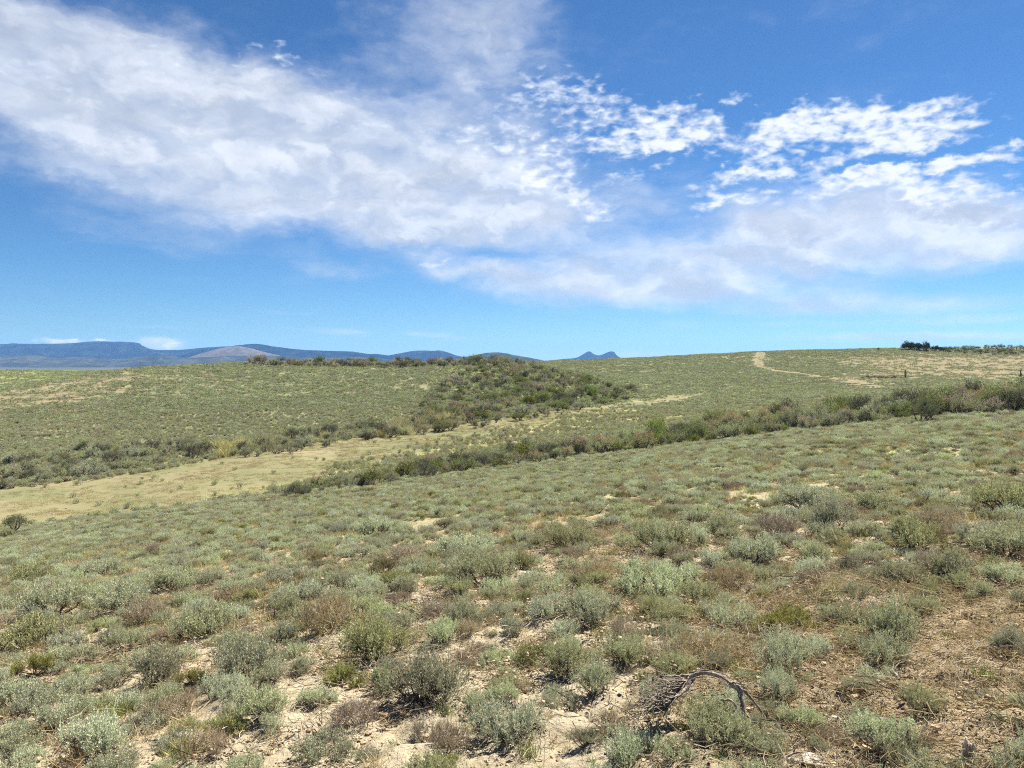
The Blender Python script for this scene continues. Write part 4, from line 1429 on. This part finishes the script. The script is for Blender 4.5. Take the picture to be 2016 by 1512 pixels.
for (rn, phrase, u, v, hp, kd) in TALLS:
    p = hit(u, v)
    d = p[1]
    hm = hp * d / FPX
    s = hm / (1.5 if kd != 'lime' else 1.1)
    rank = [q[2] for q in cnt[(rn, kd)]].index(u); tot = n_in[(rn, kd)]
    lab = nth_of(rank, tot, W_TALL[kd], phrase)
    pr = random.choice(TALL[kd])
    wide = random.uniform(.95, 1.45)
    kw = dict(loc=(p[0], p[1], float(H(p[:1], p[1:2])[0]) - .04), rot=(0, 0, random.uniform(0, 6.28)), scl=(s * wide, s * wide, s), label=lab, category='shrub', group='tall shrubs of the gully and far hill')
    if hp > 24:
        t = link('tall_shrub', None, **kw)
        f = link('foliage', pr['foliage'], t, kind='stuff')
        link('stems', pr['stems'], t, kind='stuff')
    else:
        link('tall_shrub', pr['joined'], **kw)

# ---- the lesser brush that fills the spaces between them
def thicket():
    protos = []; idx = []; P = []; S = []
    for kd in ('grey', 'dark', 'tan', 'lime', 'silver'):
        for e in TALL[kd][:2]:
            protos.append(bpy.data.objects.new('brush', e['joined']))
    for (rn, phrase, poly, n, gap, (h0, h1), kinds) in REG:
        us = [p[0] for p in poly]; ks = kinds.split()
        for (u, v) in spread(poly, int(n * (2.4 if rn == 'gully' else 3.2 if rn == 'flank' else 1.9)), gap * .55):
            t = (u - min(us)) / (max(us) - min(us))
            p = hit(u, v)
            kd = random.choice(ks + ['lime'] * (6 if rn == 'gully' else 0))
            P.append((p[0], p[1], float(H(p[:1], p[1:2])[0]) - .04))
            S.append((h0 + (h1 - h0) * t) * random.uniform(*((.6, 1.0) if rn in ('flank', 'brow') else (.4, .8))) * p[1] / FPX / 1.5)
            idx.append(('grey', 'dark', 'tan', 'lime', 'silver').index(kd) * 2 + random.randint(0, 1))
    scatter('brush_thicket', protos, P, rots(len(P), .05), S, idx)


thicket()

# ---- dark junipers and shrubs on the far skyline, dead snags
def make_juniper(seed):
    r = np.random.default_rng(seed)
    f, s = make_tall(seed, 'dark', 1.6, 1.4, 300, 6, .13)
    j = Buf(); j.merge(f, 0); j.merge(s, 1)
    return f.mesh('juniper_crown', [LEAF['conifer'], LEAF['conifer']]), s.mesh('juniper_trunk', [M_BARK])


JUN = [make_juniper(700 + i) for i in range(3)]
jl = [(1786, 687, 14, 20), (1797, 687, 15, 18), (1806, 688, 14, 16), (1820, 689, 15, 20), (1840, 689, 11, 12), (1853, 689, 8, 12), (1729, 687, 4, 4), (1757, 687, 3, 4)]
for i, (u, v, hp, wp) in enumerate(jl):
    p = hit(u, v + 2)
    d = p[1]
    f, s = JUN[i % 3]
    t = link('juniper', None, loc=(p[0], p[1], float(H(p[:1], p[1:2])[0]) - .1), rot=(0, 0, i * 1.7), scl=(wp * d / FPX / 1.6 * 1.2, wp * d / FPX / 1.6 * 1.2, hp * d / FPX / 1.05),
             label=(f'dark evergreen shrub on the far right skyline, {nth(i, 6)} of its clump' if i < 6 else ['tiny dark bush on the skyline left of the evergreen clump', 'tiniest dark bush on the skyline beside the evergreen clump'][i - 6]), category='juniper', group='dark evergreens on the far skyline')
    link('crown', f, t, kind='stuff')
    link('trunk', s, t)
k = 0
sky_spots = sorted(spread([(1855, 694), (1870, 686), (2016, 684), (2016, 698), (1960, 700)], 44, 9))
n_sky = len(sky_spots)
for (u, v) in sky_spots:
    p = hit(u, v)
    s = random.uniform(7, 12) * p[1] / FPX / 1.5
    pr = random.choice(TALL[random.choice(['dark', 'grey', 'lime', 'dark'])])
    k += 1
    link('skyline_shrub', pr['joined'], loc=(p[0], p[1], float(H(p[:1], p[1:2])[0])), rot=(0, 0, k), scl=(s * 1.4, s * 1.4, s), label='small dark shrub in the far right skyline brush, ' + nth(k - 1, n_sky), category='shrub', group='brush along the far right skyline')
for k, u in enumerate(np.linspace(1700, 1772, 11)):
    p = hit(u + random.uniform(-3, 3), 745 + random.uniform(-1, 2))
    s = random.uniform(5, 8) * p[1] / FPX / 1.5
    link('track_shrub', TALL['dark'][k % 4]['joined'], loc=(p[0], p[1], float(H(p[:1], p[1:2])[0])), rot=(0, 0, k), scl=(s * 1.8, s * 1.8, s), label='low dark shrub in the short row above the dirt track, ' + nth(k, 11), category='shrub', group='row of shrubs above the dirt track')


def snag(u, v, hp, label, seed):
    p = hit(u, v); h = hp * p[1] / FPX
    r = np.random.default_rng(seed)
    t = link('dead_snag', None, loc=(p[0], p[1], float(H(p[:1], p[1:2])[0]) - .1), label=label, category='dead tree')
    b = Buf()
    poly_tube(b, spline([(0, 0, 0), (.05 * h, 0, .35 * h), (-.02 * h, .02, .7 * h), (.08 * h, 0, h)], 9), np.linspace(.11, .05, 9) * h, 7, r=r, rough=.2)
    link('trunk', b.mesh('snag_trunk', [M_BARK], True), t)
    for k in range(4):
        b = Buf(); z = h * r.uniform(.3, .85); a = r.uniform(0, 6.28); q = np.array([math.cos(a), math.sin(a), .5]) * h * r.uniform(.2, .4)
        poly_tube(b, spline([(0, 0, z), np.array([0, 0, z]) + q * .5, np.array([0, 0, z]) + q + [0, 0, .1]], 5), np.linspace(.05, .015, 5) * h, 5, r=r, rough=.2)
        link('branch', b.mesh('snag_branch', [M_BARK], True), t)
    b = Buf()
    tip, lc, d = dome_tips(r, 60, .5 * h, .5 * h, 4)
    leaves(b, tip + [-.1 * h, 0, .02], d, .12, .06, r, 0, r.uniform(0, 1, 60))
    link('foliage', b.mesh('snag_foliage', [LEAF['conifer']]), t, kind='stuff')


snag(1782, 745, 18, 'dark broken snag standing above the dirt track on the far slope', 1)
snag(2009, 742, 16, 'dark upright snag at the right edge above the tall gully shrubs', 2)

# ---- lone bushy sage at the left edge of the meadow
def lone_bush():
    p = hit(30, 1054)
    f, s = make_tall(760, 'grey', 1.7, .75, 520, 6, .055)
    t = link('lone_sagebrush', None, loc=(p[0], p[1], float(H(p[:1], p[1:2])[0])), label='gnarled grey sagebrush with a bare forked trunk beside the tan meadow', category='sagebrush')
    o = link('foliage', f.mesh('lone_foliage', [LEAF['dark'], LEAF['tan']]), t, kind='stuff'); o.location = (0, 0, .38)
    b = Buf(); r = np.random.default_rng(4)
    for q in ((-.3, 0, .55), (.05, .05, .6), (.3, -.1, .5)):
        poly_tube(b, spline([(q[0] * .3, 0, -.1), (q[0] * .2 - .05, .03, .25), q, (q[0] * 1.3, q[1], .85)], 8), np.linspace(.06, .02, 8), 6, r=r, rough=.15)
    link('trunk', b.mesh('lone_trunk', [M_BARK], True), t)
    l = Buf()
    for a in range(4):
        poly_tube(l, spline([(.3, 0, .05), (.45, .1 * a - .2, .22), (.62 + .05 * a, .1 * a - .2, .10 + .08 * a)], 6), np.linspace(.03, .008, 6), 5, r=r, rough=.2)
    link('branch', l.mesh('lone_branch', [M_DEAD], True), t, label='bleached bare branch on its right side')
    q = hit(8, 1060)
    e = SAGE[by_kind['green'][0]]
    t2 = link('sagebrush', None, loc=(q[0], q[1], float(H(q[:1], q[1:2])[0])), scl=1.6, label='dark low sagebrush beside the gnarled forked one at the meadow edge', category='sagebrush')
    link('foliage', e['foliage'], t2, kind='stuff'); link('stems', e['stems'], t2, kind='stuff')


lone_bush()

# ---- pale rye grass clumps by the meadow
RYE = [make_tuft(780 + i, LEAF['ryegrass'], 200, 1.0, .30, .36, .014).mesh('rye_grass', [LEAF['ryegrass']]) for i in range(3)]
rl = [(452, 892, 38), (474, 884, 34), (428, 886, 28), (440, 900, 26), (522, 876, 24), (540, 872, 20), (765, 852, 36), (785, 846, 34), (800, 856, 26), (752, 860, 22), (832, 838, 26), (862, 832, 26), (880, 826, 24), (640, 862, 20), (610, 866, 16), (900, 812, 18), (930, 806, 16), (985, 806, 16), (1010, 800, 14), (850, 820, 20)]
rl_s = sorted(q[0] for q in rl)
for i, (u, v, hp) in enumerate(rl):
    p = hit(u, v); s = hp * p[1] / FPX / .95
    link('rye_grass_clump', RYE[i % 3], loc=(p[0], p[1], float(H(p[:1], p[1:2])[0])), rot=(0, 0, i), scl=(s * .8, s * .8, s * .85), label=f'pale yellow tall grass clump by the valley meadow, {ORDN[rl_s.index(u)]} from the left', category='grass clump', group='pale tall grass clumps by the meadow')

# ---- bright green grass tufts one can pick out on the near slope
gl = [(1020, 1192, 42, 'bright green grass tuft on bare soil in the middle foreground'), (225, 1418, 62, 'yellow-green grass tuft beside a shaded sagebrush at lower left'), (1040, 1480, 50, 'green grass tuft near the bottom edge left of centre of the slope'),
      (395, 1260, 40, 'green grass tuft under a silvery sagebrush on the left slope'), (1352, 1205, 26, 'low green tuft beside a bare patch right of centre'), (1940, 1345, 50, 'sparse green weed on the disturbed soil at right'), (2008, 1400, 50, 'green weed at the right edge on dry soil'), (1445, 1095, 40, 'green grass tuft between sagebrush right of centre'), (360, 1500, 60, 'fresh green grass tuft at the bottom edge, left part'), (1265, 1345, 40, 'small green tuft left of the arched dead branch')]
GT = [make_tuft(800 + i, LEAF['grass'], 110, .15, .05, .34, .0022).mesh('green_tuft', [LEAF['grass']]) for i in range(3)]
for i, (u, v, wp, lab) in enumerate(gl):
    p = hit(u, v); s = wp * p[1] / FPX / .20
    link('grass_tuft', GT[i % 3], loc=(p[0], p[1], float(H(p[:1], p[1:2])[0])), rot=(0, 0, i * 2), scl=s, label=lab, category='grass tuft', group='green grass tufts on the near slope')

# ------------------------------------------------------------------ dead wood and rocks of the foreground
def at(u, v, Y):
    d = ray(u, v)
    return np.array([0, 0, EYE]) + d * (Y / d[1])


def gz(x, y):
    return float(H(np.array([x]), np.array([y]))[0])


def dead_branch():
    base = hit(1500, 1425)
    Y0 = base[1]
    org = np.array([base[0], base[1], gz(base[0], base[1])])
    t = link('dead_branch', None, loc=org, label='arched bleached dead sagebrush branch lying over a low bush', category='dead branch')
    r = np.random.default_rng(21)

    def limb(name, pts, r0, r1, n=14, k=7, rough=.16):
        P = spline([at(*q) for q in pts], n) - org
        b = Buf()
        for _ in range(1):
            poly_tube(b, P + r.normal(size=P.shape) * r0 * .12, np.linspace(r0, r1, n), k, r=r, rough=rough)
        lo = link(name, b.mesh('dead_limb', [M_DEAD], True), t)
        # fibrous strands of split wood along the limb
        if r0 > .009:
            for q in range(7):
                off = r.normal(size=3) * r0 * .95
                a = int(r.integers(0, n // 3)); e = int(r.integers(n // 2, n))
                b = Buf()
                poly_tube(b, P[a:e] + off + r.normal(size=(e - a, 3)) * r0 * .15, np.linspace(r0 * .32, r0 * .10, e - a), 5, r=r, rough=.2)
                link('strand', b.mesh('dead_strand', [M_DEAD], True), lo)
    Y = Y0 + .02
    limb('limb', [(1352, 1338, Y + .10), (1366, 1329, Y + .10), (1392, 1325, Y + .08), (1420, 1332, Y + .05), (1442, 1348, Y + .02), (1466, 1362, Y), (1488, 1385, Y - .02), (1503, 1408, Y - .03), (1510, 1424, Y - .04)], .0118, .0045, 20)
    limb('limb', [(1440, 1345, Y + .02), (1456, 1358, Y - .02), (1462, 1378, Y - .05), (1465, 1400, Y - .08), (1476, 1414, Y - .10)], .014, .006)
    limb('limb', [(1462, 1378, Y - .05), (1466, 1395, Y - .07), (1463, 1418, Y - .10)], .008, .004)
    limb('limb', [(1420, 1378, Y - .10), (1440, 1380, Y - .10), (1452, 1396, Y - .10), (1462, 1412, Y - .11)], .007, .004)
    limb('limb', [(1365, 1332, Y + .10), (1355, 1350, Y + .06), (1345, 1362, Y + .02), (1330, 1374, Y - .02)], .013, .007)
    limb('limb', [(1360, 1330, Y + .11), (1340, 1330, Y + .12), (1320, 1332, Y + .12), (1292, 1328, Y + .13)], .008, .003)
    limb('limb', [(1330, 1374, Y - .02), (1322, 1384, Y - .05), (1314, 1396, Y - .07), (1306, 1410, Y - .09)], .009, .003)
    b = Buf()
    starts = [(1352, 1340, Y + .08), (1345, 1352, Y + .05), (1335, 1368, Y), (1322, 1382, Y - .04), (1318, 1392, Y - .06), (1440, 1340, Y + .05)]
    for i in range(96):
        s = starts[int(r.integers(0, 5))] if i < 92 else starts[5]
        sg = -1 if i < 92 else 1
        L = r.uniform(35, 105)
        an = r.normal() * .35 + (.25 if sg < 0 else .1)
        q = [s, (s[0] + sg * L * .35, s[1] + L * .10 * r.normal() + 4, s[2] + r.normal() * .04), (s[0] + sg * L * .7, s[1] + L * math.sin(an) * .4, s[2] + r.normal() * .08), (s[0] + sg * L, s[1] + L * math.sin(an) * .55 + r.normal() * 6, s[2] + r.normal() * .10)]
        P = spline([at(*w) for w in q], 7)
        for w in P:
            w[2] = max(w[2], gz(w[0], w[1]) + .006)
        poly_tube(b, P - org, np.linspace(.0030, .0009, 7) * r.uniform(.7, 1.4), 4, r=r, rough=.1)
    link('twigs', b.mesh('dead_twigs', [M_DEAD], True), t, kind='stuff')


dead_branch()


def rock(name, u, v, wpx, hpx, label, cat, mat, seed, group=None):
    p = hit(u, v); s = p[1] / FPX
    r = np.random.default_rng(seed)
    b = rock_buf(r, (wpx * s / 2, wpx * s / 2 * .8, hpx * s / 2), sub=3)
    kw = dict(group=group) if group else {}
    link(name, b.mesh(name, [mat]), loc=(p[0], p[1], gz(p[0], p[1]) + hpx * s * .22), rot=(r.normal() * .25, r.normal() * .25, r.uniform(0, 6)), label=label, category=cat, **kw)


rock('rock', 1745, 1438, 38, 34, 'pale angular rock half covered by a grey-green mat of leaves', 'rock', M_STONE, 31)
rock('rock', 1762, 1432, 20, 24, 'smaller brownish rock touching the pale angular one', 'rock', M_CLOD, 32)
STONES = [(1600, 1498, 60, 26, 'flat pale stone at the bottom edge right of centre'), (1560, 1494, 34, 20, 'small pale stone beside the flat one at the bottom edge'), (795, 1142, 12, 8, 'tiny white stone among sagebrush left of centre'), (675, 1325, 14, 9, 'small white stone under the olive shrub'), (1304, 1215, 26, 16, 'pale grey stone near a shaded hollow'), (1325, 1222, 22, 14, 'brownish stone beside the pale grey one'), (1645, 1415, 40, 16, 'long flat pale stone left of the rock'), (105, 1012, 6, 2, 'white speck of stone on the tan meadow, left'), (205, 988, 7, 2, 'white speck of stone on the tan meadow near the far bank'), (345, 965, 8, 2, 'white speck of stone in the middle of the tan meadow'), (130, 1002, 6, 2, 'pale stone on the near side of the tan meadow')]
for i, (u, v, w_, h_, lab) in enumerate(STONES):
    rock('stone', u, v, w_, h_, lab, 'stone', M_STONE if i not in (5,) else M_CLOD, 40 + i, 'loose stones on the ground')


def stump():
    p = hit(1908, 1506); s = p[1] / FPX
    r = np.random.default_rng(51)
    org = np.array([p[0], p[1], gz(p[0], p[1]) - .01])
    t = link('stump', None, loc=org, label='bleached splintered wood stump standing upright near the bottom right corner', category='stump')
    for k in range(4):
        b = Buf()
        x = (-9 + k * 6) * s; h = (42 + r.uniform(-8, 8)) * s
        poly_tube(b, spline([(x * 1.25, 0, 0), (x, r.normal() * .003, h * .5), (x * .8 + r.normal() * .003, 0, h)], 7), np.array([.011, .011, .010, .010, .009, .007, .003]) * 1.05, 6, r=r, rough=.15)
        link('splinter', b.mesh('stump_splinter', [M_PALE], True), t)


stump()


def stick(u0, v0, u1, v1, rad, label, seed):
    a = hit(u0, v0); e = hit(u1, v1)
    r = np.random.default_rng(seed)
    a[2] = gz(a[0], a[1]) + .02; e[2] = gz(e[0], e[1]) + .02
    m = (a + e) / 2 + np.array([0, 0, .03]) + r.normal(size=3) * .015
    b = Buf()
    poly_tube(b, spline([a, m, e], 9) - a, np.linspace(rad, rad * .4, 9), 6, r=r, rough=.15)
    poly_tube(b, spline([m, m + [.03, .03, .03], m + [.07, .05, .04]], 5) - a, np.linspace(rad * .5, rad * .2, 5), 5, r=r, rough=.15)
    link('stick', b.mesh('stick', [M_DEAD], True), loc=a, label=label, category='stick', group='bleached sticks on the ground')


stick(1525, 1508, 1600, 1485, .007, 'bleached stick at the bottom edge beside the flat pale stone', 61)
stick(1750, 1312, 1775, 1345, .012, 'short bleached stick poking from the disturbed soil at right', 62)
stick(1850, 1148, 1880, 1138, .006, 'thin bleached stick between green shrubs at right', 63)
stick(1620, 1410, 1680, 1428, .008, 'bleached curved stick lying left of the pale rock', 64)
